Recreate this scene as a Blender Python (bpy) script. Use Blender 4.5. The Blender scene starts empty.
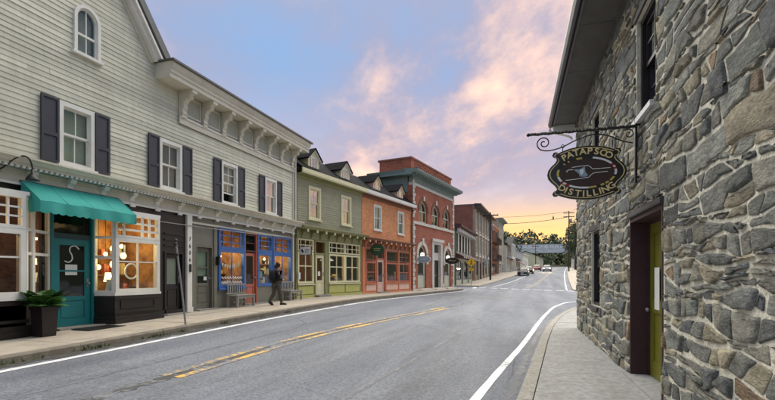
import bpy, bmesh, math, random
import numpy as np
from mathutils import Vector, Matrix
random.seed(7); np.random.seed(7)
R = math.radians
scene = bpy.context.scene
COL = scene.collection

# ------------------------------------------------------------------ camera
cam_d = bpy.data.cameras.new('camera')
cam = bpy.data.objects.new('camera', cam_d); COL.objects.link(cam)
cam.location = (0, 0, 1.5)
cam.rotation_euler = (R(90), 0, R(17.571))
cam_d.sensor_width = 36.0
cam_d.lens = 36.0 * 450.0 / 775.0
cam_d.shift_y = 76.0 / 775.0
cam_d.clip_start = 0.05; cam_d.clip_end = 5000
scene.camera = cam

# ------------------------------------------------------------------ world: dusk sky with cloud
SUN_AZ, SUN_EL = -10.0, 60.0          # azimuth right of +Y, elevation
world = bpy.data.worlds.new('World'); scene.world = world; world.use_nodes = True
def build_world():
    nt = world.node_tree; N = nt.nodes; L = nt.links
    for n in list(N): N.remove(n)
    def nd(t, **k):
        n = N.new(t)
        for a, b in k.items(): setattr(n, a, b)
        return n
    def math_(op, a, b=None, c=None, clamp=False):
        n = nd('ShaderNodeMath', operation=op); n.use_clamp = clamp
        for i, v in enumerate((a, b, c)):
            if v is None: continue
            if isinstance(v, (int, float)): n.inputs[i].default_value = v
            else: L.new(v, n.inputs[i])
        return n.outputs[0]
    def mix(f, a, b, mode='MIX'):
        n = nd('ShaderNodeMix', data_type='RGBA', blend_type=mode)
        for i, v in ((0, f), (6, a), (7, b)):
            if isinstance(v, (int, float)): n.inputs[i].default_value = v
            elif isinstance(v, tuple): n.inputs[i].default_value = (*v, 1)
            else: L.new(v, n.inputs[i])
        return n.outputs[2]
    def ss(v, a, b):
        n = nd('ShaderNodeMapRange', interpolation_type='SMOOTHSTEP')
        L.new(v, n.inputs[0]); n.inputs[1].default_value = a; n.inputs[2].default_value = b
        return n.outputs[0]
    tc = nd('ShaderNodeTexCoord')
    sep = nd('ShaderNodeSeparateXYZ'); L.new(tc.outputs['Generated'], sep.inputs[0])
    x, y, z = sep.outputs
    zc = math_('MAXIMUM', z, 0.0)
    sky = nd('ShaderNodeTexSky', sky_type='NISHITA'); sky.sun_disc = False
    sky.sun_elevation = R(SUN_EL); sky.sun_rotation = R(SUN_AZ)
    sky.air_density = 1.0; sky.dust_density = 2.0; sky.ozone_density = 3.0
    skyc = mix(1.0, sky.outputs[0], (0.055, 0.055, 0.055), 'MULTIPLY')
    # dusk air: clear blue aloft, a warm band low down, warmest towards +Y where the sun went
    glow = ss(math_('ADD', math_('MULTIPLY', y, 0.97), math_('MULTIPLY', x, 0.22)), -0.5, 1.0)
    blue = mix(0.85, skyc, (0.215, 0.365, 0.61))
    warm = mix(glow, (0.40, 0.36, 0.46), (1.10, 0.66, 0.20))
    pale = mix(glow, (0.36, 0.42, 0.55), (0.62, 0.49, 0.50))
    base = mix(ss(zc, 0.08, 0.44), pale, blue)
    base = mix(ss(zc, 0.07, 0.195), warm, base)
    # clouds on a flat layer overhead
    den = math_('ADD', zc, 0.16)
    px = math_('DIVIDE', x, den); py = math_('DIVIDE', y, den)
    comb = nd('ShaderNodeCombineXYZ'); L.new(px, comb.inputs[0]); L.new(py, comb.inputs[1])
    mp = nd('ShaderNodeMapping'); rot = nd('ShaderNodeVectorRotate', rotation_type='Z_AXIS'); L.new(comb.outputs[0], rot.inputs[0]); rot.inputs['Angle'].default_value = R(CL_ROT); L.new(rot.outputs[0], mp.inputs[0])
    mp.inputs[1].default_value = (CL_OX, CL_OY, 0); mp.inputs[2].default_value = (0, 0, R(28)); mp.inputs[3].default_value = (1.0, CL_ST, 1)
    n1 = nd('ShaderNodeTexNoise'); L.new(mp.outputs[0], n1.inputs[0])
    n1.inputs['Scale'].default_value = 0.85; n1.inputs['Detail'].default_value = 7; n1.inputs['Roughness'].default_value = 0.57; n1.inputs['Distortion'].default_value = 0.25
    n2 = nd('ShaderNodeTexNoise'); L.new(mp.outputs[0], n2.inputs[0])
    n2.inputs['Scale'].default_value = 2.2; n2.inputs['Detail'].default_value = 8; n2.inputs['Roughness'].default_value = 0.66
    d = math_('ADD', math_('MULTIPLY', n1.outputs[0], 0.75), math_('MULTIPLY', n2.outputs[0], 0.25))
    cover = ss(d, 0.34, 0.57)
    lit = ss(math_('ADD', math_('MULTIPLY', n2.outputs[0], 0.45), math_('MULTIPLY', n1.outputs[0], 0.55)), 0.46, 0.67)
    shade_c = mix(glow, (0.28, 0.32, 0.43), (0.35, 0.30, 0.38))
    lit_c = mix(glow, (0.52, 0.53, 0.58), (1.15, 0.74, 0.50))
    cloud = mix(lit, shade_c, lit_c)
    low = ss(zc, 0.10, 0.20)
    cf = math_('MULTIPLY', cover, math_('ADD', math_('MULTIPLY', low, 0.76), 0.10))
    col = mix(cf, base, cloud)
    # thin orange streaks in the low band
    st = nd('ShaderNodeCombineXYZ'); L.new(math_('MULTIPLY', x, 3.0), st.inputs[0]); L.new(math_('MULTIPLY', z, 34.0), st.inputs[1])
    n3 = nd('ShaderNodeTexNoise'); L.new(st.outputs[0], n3.inputs[0]); n3.inputs['Scale'].default_value = 1.1; n3.inputs['Detail'].default_value = 4
    sf = math_('MULTIPLY', ss(n3.outputs[0], 0.52, 0.68), math_('SUBTRACT', 1.0, ss(zc, 0.10, 0.17)))
    col = mix(math_('MULTIPLY', sf, 0.75), col, mix(glow, (0.45, 0.40, 0.50), (0.86, 0.50, 0.24)))
    bg = nd('ShaderNodeBackground'); L.new(col, bg.inputs[0]); bg.inputs[1].default_value = SKY_STRENGTH
    out = nd('ShaderNodeOutputWorld'); L.new(bg.outputs[0], out.inputs[0])
SKY_STRENGTH = 0.365
CL_OX, CL_OY, CL_ROT, CL_ST = 1.7, 3.7, -22.0, 0.60
build_world()

# ------------------------------------------------------------------ sun (soft, through thin cloud)
sd = bpy.data.lights.new('sun', 'SUN'); sd.energy = 1.5; sd.angle = R(88); sd.color = (1.0, 0.955, 0.82)
sun = bpy.data.objects.new('sun', sd); COL.objects.link(sun)
az, el = R(SUN_AZ), R(SUN_EL)
sdir = Vector((math.sin(az) * math.cos(el), math.cos(az) * math.cos(el), math.sin(el)))
sun.rotation_euler = sdir.to_track_quat('Z', 'Y').to_euler()

vs = scene.view_settings
vs.view_transform = 'Standard'; vs.look = 'None'; vs.gamma = 1.0; vs.use_curve_mapping = False
vs.exposure = 1.95

# ------------------------------------------------------------------ materials
MATS = {}
def mat(name, col, rough=0.7, var=0.0, vscale=3.0, bump=0.0, bscale=30.0, metal=0.0, spec=0.5, col2=None, stretch=None, coords='Object', dirt=0.0, attr=None, rand=0.0, emit=None, estr=0.0, coat=0.0):
    """Principled with noise colour variation (col<->col2), blotchy wear and fine bump."""
    m = bpy.data.materials.new(name); m.use_nodes = True; MATS[name] = m
    nt = m.node_tree; N = nt.nodes; L = nt.links
    b = N['Principled BSDF']
    b.inputs['Roughness'].default_value = rough; b.inputs['Metallic'].default_value = metal
    b.inputs['Specular IOR Level'].default_value = spec
    b.inputs['Coat Weight'].default_value = coat
    b.inputs['Base Color'].default_value = (*col, 1)
    tc = N.new('ShaderNodeTexCoord')
    vec = tc.outputs[coords]
    if stretch:
        mp = N.new('ShaderNodeMapping'); mp.inputs[3].default_value = stretch; L.new(vec, mp.inputs[0]); vec = mp.outputs[0]
    if var > 0 or attr:
        n = N.new('ShaderNodeTexNoise'); n.inputs['Scale'].default_value = vscale; n.inputs['Detail'].default_value = 6; n.inputs['Roughness'].default_value = 0.62
        L.new(vec, n.inputs[0])
        mr = N.new('ShaderNodeMapRange'); mr.inputs[1].default_value = 0.32; mr.inputs[2].default_value = 0.68; L.new(n.outputs[0], mr.inputs[0])
        mx = N.new('ShaderNodeMix'); mx.data_type = 'RGBA'
        c2 = col2 if col2 else tuple(c * (1 - var) for c in col)
        mx.inputs[6].default_value = (*col, 1); mx.inputs[7].default_value = (*c2, 1)
        L.new(mr.outputs[0], mx.inputs[0]); out = mx.outputs[2]
        if attr:
            at = N.new('ShaderNodeAttribute'); at.attribute_name = attr
            ml = N.new('ShaderNodeMix'); ml.data_type = 'RGBA'; ml.blend_type = 'MULTIPLY'; ml.inputs[0].default_value = 1
            L.new(at.outputs[0], ml.inputs[6]); L.new(out, ml.inputs[7]); out = ml.outputs[2]
        if dirt > 0:
            n2 = N.new('ShaderNodeTexNoise'); n2.inputs['Scale'].default_value = vscale * 0.21; n2.inputs['Detail'].default_value = 8; n2.inputs['Roughness'].default_value = 0.7
            L.new(vec, n2.inputs[0])
            m2 = N.new('ShaderNodeMapRange'); m2.inputs[1].default_value = 0.45; m2.inputs[2].default_value = 0.75; m2.inputs[4].default_value = dirt; L.new(n2.outputs[0], m2.inputs[0])
            mx2 = N.new('ShaderNodeMix'); mx2.data_type = 'RGBA'; L.new(m2.outputs[0], mx2.inputs[0]); L.new(out, mx2.inputs[6]); mx2.inputs[7].default_value = (col[0] * .45, col[1] * .42, col[2] * .38, 1)
            out = mx2.outputs[2]
        if rand > 0:
            oi = N.new('ShaderNodeObjectInfo'); m3 = N.new('ShaderNodeMapRange'); m3.inputs[3].default_value = 1 - rand; m3.inputs[4].default_value = 1 + rand * .5; L.new(oi.outputs['Random'], m3.inputs[0])
            ml = N.new('ShaderNodeMix'); ml.data_type = 'RGBA'; ml.blend_type = 'MULTIPLY'; ml.inputs[0].default_value = 1; L.new(out, ml.inputs[6]); L.new(m3.outputs[0], ml.inputs[7]); out = ml.outputs[2]
        L.new(out, b.inputs['Base Color'])
    if bump > 0:
        nb = N.new('ShaderNodeTexNoise'); nb.inputs['Scale'].default_value = bscale; nb.inputs['Detail'].default_value = 5; L.new(vec, nb.inputs[0])
        bp = N.new('ShaderNodeBump'); bp.inputs['Strength'].default_value = 1.0; bp.inputs['Distance'].default_value = bump; L.new(nb.outputs[0], bp.inputs['Height']); L.new(bp.outputs[0], b.inputs['Normal'])
    if emit:
        b.inputs['Emission Color'].default_value = (*emit, 1); b.inputs['Emission Strength'].default_value = estr
    return m

def glass_mat(name, tint=(0.9, 0.95, 0.93), base=0.10):
    m = bpy.data.materials.new(name); m.use_nodes = True; MATS[name] = m
    nt = m.node_tree; N = nt.nodes; L = nt.links; N.remove(N['Principled BSDF'])
    tr = N.new('ShaderNodeBsdfTransparent'); tr.inputs[0].default_value = (*tint, 1)
    gl = N.new('ShaderNodeBsdfGlossy'); gl.inputs['Roughness'].default_value = 0.03
    tc = N.new('ShaderNodeTexCoord'); nz = N.new('ShaderNodeTexNoise'); nz.inputs['Scale'].default_value = 2.2; nz.inputs['Detail'].default_value = 1; L.new(tc.outputs['Object'], nz.inputs[0])
    bp = N.new('ShaderNodeBump'); bp.inputs['Distance'].default_value = 0.006; L.new(nz.outputs[0], bp.inputs['Height']); L.new(bp.outputs[0], gl.inputs['Normal'])
    lw0 = N.new('ShaderNodeLayerWeight'); lw0.inputs[0].default_value = 0.5; lw = N.new('ShaderNodeMath'); lw.operation = 'POWER'; L.new(lw0.outputs['Facing'], lw.inputs[0]); lw.inputs[1].default_value = 4.0
    ad = N.new('ShaderNodeMath'); ad.operation = 'ADD'; ad.use_clamp = True; ad.inputs[1].default_value = base; L.new(lw.outputs[0], ad.inputs[0])
    mx = N.new('ShaderNodeMixShader'); L.new(ad.outputs[0], mx.inputs[0]); L.new(tr.outputs[0], mx.inputs[1]); L.new(gl.outputs[0], mx.inputs[2])
    L.new(mx.outputs[0], N['Material Output'].inputs[0])
    return m

def brick_mat(name, c1, c2, mortar, sx=1.0, rough=0.85):
    """running-bond brick for walls too far away to pick bricks apart; object X/Z mapped."""
    m = bpy.data.materials.new(name); m.use_nodes = True; MATS[name] = m
    nt = m.node_tree; N = nt.nodes; L = nt.links; b = N['Principled BSDF']; b.inputs['Roughness'].default_value = rough
    tc = N.new('ShaderNodeTexCoord'); sp = N.new('ShaderNodeSeparateXYZ'); L.new(tc.outputs['Object'], sp.inputs[0])
    ad = N.new('ShaderNodeMath'); ad.operation = 'ADD'; L.new(sp.outputs[0], ad.inputs[0]); L.new(sp.outputs[1], ad.inputs[1])
    cb = N.new('ShaderNodeCombineXYZ'); L.new(ad.outputs[0], cb.inputs[0]); L.new(sp.outputs[2], cb.inputs[1])
    br = N.new('ShaderNodeTexBrick'); L.new(cb.outputs[0], br.inputs[0]); br.inputs['Scale'].default_value = 1.0
    br.inputs['Brick Width'].default_value = 0.25; br.inputs['Row Height'].default_value = 0.09; br.inputs['Mortar Size'].default_value = 0.011
    br.inputs[1].default_value = (*c1, 1); br.inputs[2].default_value = (*c2, 1); br.inputs[3].default_value = (*mortar, 1)
    n = N.new('ShaderNodeTexNoise'); n.inputs['Scale'].default_value = 0.9; n.inputs['Detail'].default_value = 8; n.inputs['Roughness'].default_value = .7; L.new(tc.outputs['Object'], n.inputs[0])
    mr = N.new('ShaderNodeMapRange'); mr.inputs[1].default_value = .3; mr.inputs[2].default_value = .7; mr.inputs[3].default_value = .72; mr.inputs[4].default_value = 1.12; L.new(n.outputs[0], mr.inputs[0])
    mx = N.new('ShaderNodeMix'); mx.data_type = 'RGBA'; mx.blend_type = 'MULTIPLY'; mx.inputs[0].default_value = 1; L.new(br.outputs[0], mx.inputs[6]); L.new(mr.outputs[0], mx.inputs[7])
    L.new(mx.outputs[2], b.inputs['Base Color'])
    bp = N.new('ShaderNodeBump'); bp.inputs['Distance'].default_value = 0.008; L.new(br.outputs['Fac'], bp.inputs['Height']); bp.invert = True; L.new(bp.outputs[0], b.inputs['Normal'])
    return m

# painted timber, metal, cloth
mat('siding', (0.675, 0.66, 0.525), 0.6, var=.14, vscale=2.2, bump=.0015, bscale=60, dirt=.32, stretch=(2.2, 1, .5), rand=.16)
mat('siding_back', (0.35, 0.36, 0.29), 0.8, var=.1)
mat('white_trim', (0.80, 0.78, 0.71), 0.5, var=.12, vscale=4, dirt=.25)
mat('cream_trim', (0.66, 0.62, 0.50), 0.55, var=.14, vscale=3, dirt=.35)
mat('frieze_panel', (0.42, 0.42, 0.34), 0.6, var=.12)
mat('lead_roof', (0.16, 0.16, 0.16), 0.6, var=.2)
mat('shutter', (0.034, 0.037, 0.050), 0.55, var=.2, vscale=6)
mat('black_paint', (0.017, 0.013, 0.012), 0.42, var=.3, vscale=3, bump=.0008, bscale=40)
mat('black_metal', (0.012, 0.012, 0.013), 0.4, var=.2)
mat('teal_paint', (0.005, 0.20, 0.21), 0.42, var=.2, vscale=3)
mat('dark_teal', (0.006, 0.050, 0.062), 0.45, var=.2)
mat('awning_cloth', (0.042, 0.38, 0.325), 0.8, var=.22, vscale=1.6, bump=.004, bscale=7, dirt=.18)
mat('gray_paint', (0.185, 0.180, 0.140), 0.55, var=.12, vscale=2, dirt=.2)
mat('gray_door', (0.150, 0.146, 0.112), 0.45, var=.12)
mat('blue_paint', (0.040, 0.135, 0.40), 0.45, var=.2, vscale=4)
mat('salmon_paint', (0.50, 0.14, 0.085), 0.45, var=.15)
mat('plum_paint', (0.10, 0.028, 0.026), 0.45, var=.2)
mat('stone_step', (0.30, 0.28, 0.25), 0.85, var=.25, vscale=5, bump=.003)
mat('blind', (0.30, 0.34, 0.25), 0.8, var=.08)
mat('curtain', (0.42, 0.38, 0.32), 0.85, var=.15)
mat('dark_room', (0.020, 0.018, 0.016), 0.9, var=.3)
mat('brown_room', (0.26, 0.11, 0.05), 0.8, var=.5, vscale=4)
mat('warm_room', (0.55, 0.27, 0.08), 0.8, var=.5, vscale=3.4, col2=(0.13, 0.045, 0.015), dirt=.5)  # dark blotches painted into the colour so the shop glow looks patchy
mat('green_siding', (0.345, 0.335, 0.215), 0.6, var=.14, vscale=3, dirt=.25)
mat('green_trim', (0.27, 0.27, 0.12), 0.5, var=.15)
mat('green_panel', (0.50, 0.50, 0.15), 0.5, var=.12)
mat('yellow_cream', (0.76, 0.71, 0.45), 0.5, var=.12)
mat('shingle', (0.012, 0.0125, 0.015), 0.95, spec=.1, var=.35, vscale=8, bump=.004, bscale=20)
brick_mat('orange_brick', (0.86, 0.32, 0.115), (0.66, 0.225, 0.08), (0.70, 0.42, 0.25))
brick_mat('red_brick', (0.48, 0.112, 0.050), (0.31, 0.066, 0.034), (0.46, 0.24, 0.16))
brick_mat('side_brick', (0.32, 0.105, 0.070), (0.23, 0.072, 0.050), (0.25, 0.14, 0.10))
brick_mat('tan_brick', (0.42, 0.29, 0.19), (0.34, 0.22, 0.15), (0.38, 0.29, 0.22))
mat('orange_trim', (0.70, 0.25, 0.115), 0.5, var=.14)
mat('brown_trim', (0.22, 0.090, 0.048), 0.5, var=.2)
mat('pink_panel', (0.78, 0.52, 0.41), 0.5, var=.12)
mat('limestone', (0.74, 0.68, 0.58), 0.8, var=.2, vscale=5, bump=.003, dirt=.2)
mat('verdigris', (0.21, 0.27, 0.24), 0.6, var=.2, vscale=3, dirt=.3)
mat('green_board', (0.075, 0.14, 0.095), 0.6, var=.15)
mat('pale_green', (0.54, 0.57, 0.45), 0.6, var=.12)
mat('maroon', (0.075, 0.018, 0.018), 0.6, var=.2)
mat('gray_stone', (0.42, 0.36, 0.28), 0.8, var=.2, vscale=3)
mat('white_wall', (0.80, 0.78, 0.70), 0.7, var=.12, dirt=.2)
mat('dark_roof', (0.05, 0.048, 0.05), 0.85, var=.3)
mat('gold', (0.85, 0.68, 0.32), 0.4, var=.1, metal=.0)
mat('sign_black', (0.010, 0.010, 0.010), 0.3, var=.1, coat=.3)
mat('sign_brown', (0.050, 0.024, 0.018), 0.4, var=.25, vscale=9)
mat('sign_white', (0.85, 0.85, 0.83), 0.45, var=.08)
mat('sign_red', (0.40, 0.02, 0.02), 0.4, var=.1)
mat('sign_yellow', (0.60, 0.48, 0.12), 0.4, var=.1)
mat('sign_blue', (0.30, 0.42, 0.52), 0.5, var=.15)
mat('sign_green', (0.030, 0.110, 0.050), 0.5, var=.3)
mat('road_yellow', (0.85, 0.50, 0.015), 0.4, var=.05)
mat('bench_paint', (0.34, 0.325, 0.285), 0.65, var=.2, vscale=8, dirt=.3)
mat('galv', (0.34, 0.34, 0.34), 0.4, var=.2, metal=.7)
mat('olive_door', (0.185, 0.175, 0.016), 0.45, var=.2, vscale=2.2, bump=.001, dirt=.35)
mat('maroon_jamb', (0.060, 0.022, 0.026), 0.6, var=.3, vscale=8, bump=.002, bscale=40)
mat('lintel_wood', (0.075, 0.070, 0.068), 0.6, var=.3, vscale=6)
mat('soffit', (0.12, 0.11, 0.10), 0.7, var=.3, vscale=2.5, bump=.002, bscale=14)
mat('gutter_metal', (0.10, 0.095, 0.092), 0.45, var=.25)
mat('white_gutter', (0.75, 0.75, 0.73), 0.5, var=.1)
mat('paper', (0.75, 0.74, 0.70), 0.8, var=.05)
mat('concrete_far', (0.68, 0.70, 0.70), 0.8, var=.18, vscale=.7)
mat('pole_wood', (0.045, 0.034, 0.028), 0.85, var=.3, vscale=6)
mat('bark', (0.060, 0.048, 0.038), 0.9, var=.4, vscale=6, bump=.01)
mat('leaf', (0.080, 0.100, 0.042), 0.6, attr='tint', var=.3, vscale=2)
mat('fern', (0.055, 0.155, 0.030), 0.5, attr='tint', var=.3, vscale=8)
mat('tyre', (0.012, 0.012, 0.012), 0.85); mat('rim', (0.4, 0.4, 0.4), 0.35, metal=.8)
mat('car_glass', (0.012, 0.015, 0.018), 0.06, spec=.8)
mat('tail_lamp', (0.35, 0.01, 0.01), 0.3); mat('lamp_clear', (0.3, 0.3, 0.3), 0.2)
mat('headlight_on', (1, .9, .7), 0.3, emit=(1.0, 0.74, 0.36), estr=55.0)
mat('bulb_on', (1, .8, .5), 0.3, emit=(1.0, 0.66, 0.26), estr=0.9)
mat('shade_on', (1, .9, .7), 0.6, emit=(1.0, 0.75, 0.36), estr=1.0)
mat('globe_on', (.9, .9, .88), 0.3, emit=(1.0, 0.93, 0.80), estr=0.30)
mat('skin', (0.45, 0.25, 0.17), 0.6); mat('jacket', (0.012, 0.013, 0.018), 0.85, var=.3); mat('trousers', (0.085, 0.080, 0.055), 0.85, var=.3); mat('hair', (0.012, 0.010, 0.008), 0.7); mat('shoe', (0.012, 0.012, 0.012), 0.6)
glass_mat('glass', base=.03); glass_mat('mirror_glass', (0.70, 0.70, 0.68), base=.42); glass_mat('dark_glass', (0.62, 0.63, 0.62), base=.05)

def M(n): return MATS[n]

# ------------------------------------------------------------------ mesh builder and object helpers
class MB:
    def __init__(self): self.v = []; self.f = []; self.t = None
    def quad(self, a, b, c, d):
        n = len(self.v); self.v += [a, b, c, d]; self.f.append((n, n + 1, n + 2, n + 3)); return self
    def box(self, x0, x1, y0, y1, z0, z1):
        n = len(self.v)
        self.v += [(x0, y0, z0), (x1, y0, z0), (x1, y1, z0), (x0, y1, z0), (x0, y0, z1), (x1, y0, z1), (x1, y1, z1), (x0, y1, z1)]
        self.f += [tuple(n + i for i in q) for q in ((0, 3, 2, 1), (4, 5, 6, 7), (0, 1, 5, 4), (1, 2, 6, 5), (2, 3, 7, 6), (3, 0, 4, 7))]
        return self
    def prism(self, pts, a, b, axis='y'):
        """extrude a 2D polygon; axis y: pts=(x,z) between y=a,b; axis x: pts=(y,z); axis z: pts=(x,y)"""
        def P(p, t): return (p[0], t, p[1]) if axis == 'y' else ((t, p[0], p[1]) if axis == 'x' else (p[0], p[1], t))
        n = len(self.v); k = len(pts)
        self.v += [P(p, a) for p in pts] + [P(p, b) for p in pts]
        self.f.append(tuple(range(n, n + k))); self.f.append(tuple(range(n + 2 * k - 1, n + k - 1, -1)))
        for i in range(k):
            j = (i + 1) % k; self.f.append((n + i, n + k + i, n + k + j, n + j))
        return self
    def tube(self, path, r, seg=8, cap=True):
        path = [Vector(p) for p in path]; rs = r if isinstance(r, (list, tuple)) else [r] * len(path)
        n0 = len(self.v); up = None
        for i, p in enumerate(path):
            d = (path[min(i + 1, len(path) - 1)] - path[max(i - 1, 0)]).normalized()
            if up is None: up = Vector((0, 0, 1)) if abs(d.z) < .9 else Vector((1, 0, 0))
            s = d.cross(up).normalized(); up = s.cross(d).normalized()
            for k in range(seg):
                a = 2 * math.pi * k / seg; q = p + (s * math.cos(a) + up * math.sin(a)) * rs[i]; self.v.append(tuple(q))
        for i in range(len(path) - 1):
            for k in range(seg):
                k2 = (k + 1) % seg
                self.f.append((n0 + i * seg + k, n0 + i * seg + k2, n0 + (i + 1) * seg + k2, n0 + (i + 1) * seg + k))
        if cap:
            self.f.append(tuple(n0 + k for k in range(seg))[::-1]); e = n0 + (len(path) - 1) * seg
            self.f.append(tuple(e + k for k in range(seg)))
        return self
    def lathe(self, prof, c=(0, 0, 0), seg=14):
        n0 = len(self.v)
        for r, z in prof:
            for k in range(seg):
                a = 2 * math.pi * k / seg; self.v.append((c[0] + r * math.cos(a), c[1] + r * math.sin(a), c[2] + z))
        for i in range(len(prof) - 1):
            for k in range(seg):
                k2 = (k + 1) % seg
                self.f.append((n0 + i * seg + k, n0 + i * seg + k2, n0 + (i + 1) * seg + k2, n0 + (i + 1) * seg + k))
        self.f.append(tuple(n0 + k for k in range(seg))[::-1]); e = n0 + (len(prof) - 1) * seg
        self.f.append(tuple(e + k for k in range(seg)))
        return self
    def sphere(self, c, r, sz=1.0, seg=12, rings=7):
        prof = [(max(.0005, r * math.sin(math.pi * i / rings)), -r * sz * math.cos(math.pi * i / rings)) for i in range(rings + 1)]
        return self.lathe(prof, c, seg)
    def wall(self, x0, x1, z0, z1, holes, y0=0.0, y1=0.2):
        """slab with rectangular openings, reveals included; y0 is the street face"""
        xs = sorted(set([x0, x1] + [min(max(h[i], x0), x1) for h in holes for i in (0, 1)]))
        zs = sorted(set([z0, z1] + [min(max(h[i], z0), z1) for h in holes for i in (2, 3)]))
        def solid(i, j):
            if i < 0 or j < 0 or i >= len(xs) - 1 or j >= len(zs) - 1: return False
            cx, cz = (xs[i] + xs[i + 1]) / 2, (zs[j] + zs[j + 1]) / 2
            return not any(h[0] < cx < h[1] and h[2] < cz < h[3] for h in holes)
        for i in range(len(xs) - 1):
            for j in range(len(zs) - 1):
                if not solid(i, j): continue
                a, b, c, d = xs[i], xs[i + 1], zs[j], zs[j + 1]
                self.quad((a, y0, c), (b, y0, c), (b, y0, d), (a, y0, d)); self.quad((b, y1, c), (a, y1, c), (a, y1, d), (b, y1, d))
                if not solid(i - 1, j): self.quad((a, y1, c), (a, y0, c), (a, y0, d), (a, y1, d))
                if not solid(i + 1, j): self.quad((b, y0, c), (b, y1, c), (b, y1, d), (b, y0, d))
                if not solid(i, j - 1): self.quad((a, y1, c), (b, y1, c), (b, y0, c), (a, y0, c))
                if not solid(i, j + 1): self.quad((a, y0, d), (b, y0, d), (b, y1, d), (a, y1, d))
        return self
    def frame(self, x0, x1, z0, z1, w, y0, y1, wb=None, wt=None):
        wb = w if wb is None else wb; wt = w if wt is None else wt
        self.box(x0, x0 + w, y0, y1, z0, z1); self.box(x1 - w, x1, y0, y1, z0, z1)
        self.box(x0 + w, x1 - w, y0, y1, z0, z0 + wb); self.box(x0 + w, x1 - w, y0, y1, z1 - wt, z1); return self
    def mesh(self, name):
        me = bpy.data.meshes.new(name); me.from_pydata(self.v, [], self.f); me.update(); return me
    def build(self, name, m, parent=None, smooth=False):
        me = self.mesh(name)
        me.materials.append(M(m))
        if smooth:
            for p in me.polygons: p.use_smooth = True
        return put(name, me, parent)

def put(name, me, parent=None):
    o = bpy.data.objects.new(name, me); COL.objects.link(o)
    if parent: o.parent = parent
    return o
def tag(o, label, cat, group=None):
    o['label'] = label; o['category'] = cat
    if group: o['group'] = group
    return o
def thing(name, label, cat, loc=(0, 0, 0), rz=0.0, group=None):
    o = bpy.data.objects.new(name, None); COL.objects.link(o); o.location = loc; o.rotation_euler = (0, 0, rz); o.empty_display_size = .2
    return tag(o, label, cat, group)
def kind(o, k): o['kind'] = k; return o
def copy_tree(o, parent=None):
    c = o.copy(); COL.objects.link(c)
    if parent: c.parent = parent
    for ch in list(o.children): copy_tree(ch, c)
    return c
def smoothpath(pts, n=8):
    pts = [Vector(p) for p in pts]; out = []
    for i in range(len(pts) - 1):
        p0 = pts[max(i - 1, 0)]; p1 = pts[i]; p2 = pts[i + 1]; p3 = pts[min(i + 2, len(pts) - 1)]
        for k in range(n):
            t = k / n
            out.append(0.5 * ((2 * p1) + (p2 - p0) * t + (2 * p0 - 5 * p1 + 4 * p2 - p3) * t * t + (3 * p1 - p0 - 3 * p2 + p3) * t ** 3))
    out.append(pts[-1]); return out
def text_mesh(txt, size, ext=0.003, align='CENTER', offset=0.0):
    c = bpy.data.curves.new('t', 'FONT'); c.body = txt; c.size = size; c.extrude = ext; c.align_x = align; c.align_y = 'CENTER'; c.offset = offset; c.resolution_u = 3
    o = bpy.data.objects.new('t', c); COL.objects.link(o); bpy.context.view_layer.update()
    me = bpy.data.meshes.new_from_object(o.evaluated_get(bpy.context.evaluated_depsgraph_get()))
    bpy.data.objects.remove(o); return me
def set_tint(me, cols):
    """per-face colour attribute 'tint'"""
    at = me.attributes.new('tint', 'FLOAT_COLOR', 'FACE')
    at.data.foreach_set('color', np.array([(c[0], c[1], c[2], 1.0) for c in cols], dtype=np.float32).ravel())

# ------------------------------------------------------------------ the lie of the land
def crv(tab):
    ys = np.array([t[0] for t in tab], float); vs_ = np.array([t[1] for t in tab], float)
    m = np.gradient(vs_, ys)
    def fn(y):
        y = np.clip(y, ys[0], ys[-1]); i = np.clip(np.searchsorted(ys, y) - 1, 0, len(ys) - 2)
        h = ys[i + 1] - ys[i]; t = (y - ys[i]) / h
        return ((2 * t**3 - 3 * t**2 + 1) * vs_[i] + (t**3 - 2 * t**2 + t) * h * m[i] + (-2 * t**3 + 3 * t**2) * vs_[i + 1] + (t**3 - t**2) * h * m[i + 1])
    return fn
xl = crv([(-14, -7.5), (0, -7.6), (7, -7.63), (13.7, -7.5), (19, -7.3), (25.5, -6.5), (32, -5.7), (38, -5.1), (46, -4.9), (64, -4.0), (96, -1.1), (140, 2.9), (220, 10.1), (420, 28)])
xr = crv([(-14, -1.3), (0, -0.6), (5.7, -0.17), (13.75, 0.41), (19, 1.13), (24.3, 2.24), (31, 3.0), (51, 4.2), (96, 7.1), (140, 10.6), (220, 17.5), (420, 35)])
xy = crv([(-14, -4.7), (0, -4.9), (5.4, -4.92), (9, -4.85), (13, -4.35), (17.2, -3.66), (28, -2.3), (40, -1.0), (53, 0.2), (64, 1.1), (96, 3.8), (140, 7.4), (220, 14.3), (420, 32)])
ga = crv([(-14, -.12), (0, -.12), (14, -.12), (30, -.07), (45, .06), (60, .45), (78, 1.2), (96, 2.05), (140, 3.7), (220, 5.6), (420, 9.0)])
gb = crv([(-14, .13), (6, .29), (11, .40), (18, .48), (30, .43), (38, .36), (45, .34), (60, .24), (96, .05), (140, 0), (420, 0)])
def g(x, y):
    t = np.clip((xr(y) - x) / (xr(y) - xl(y)), 0, 1); return float(ga(y) + gb(y) * t)

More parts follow.
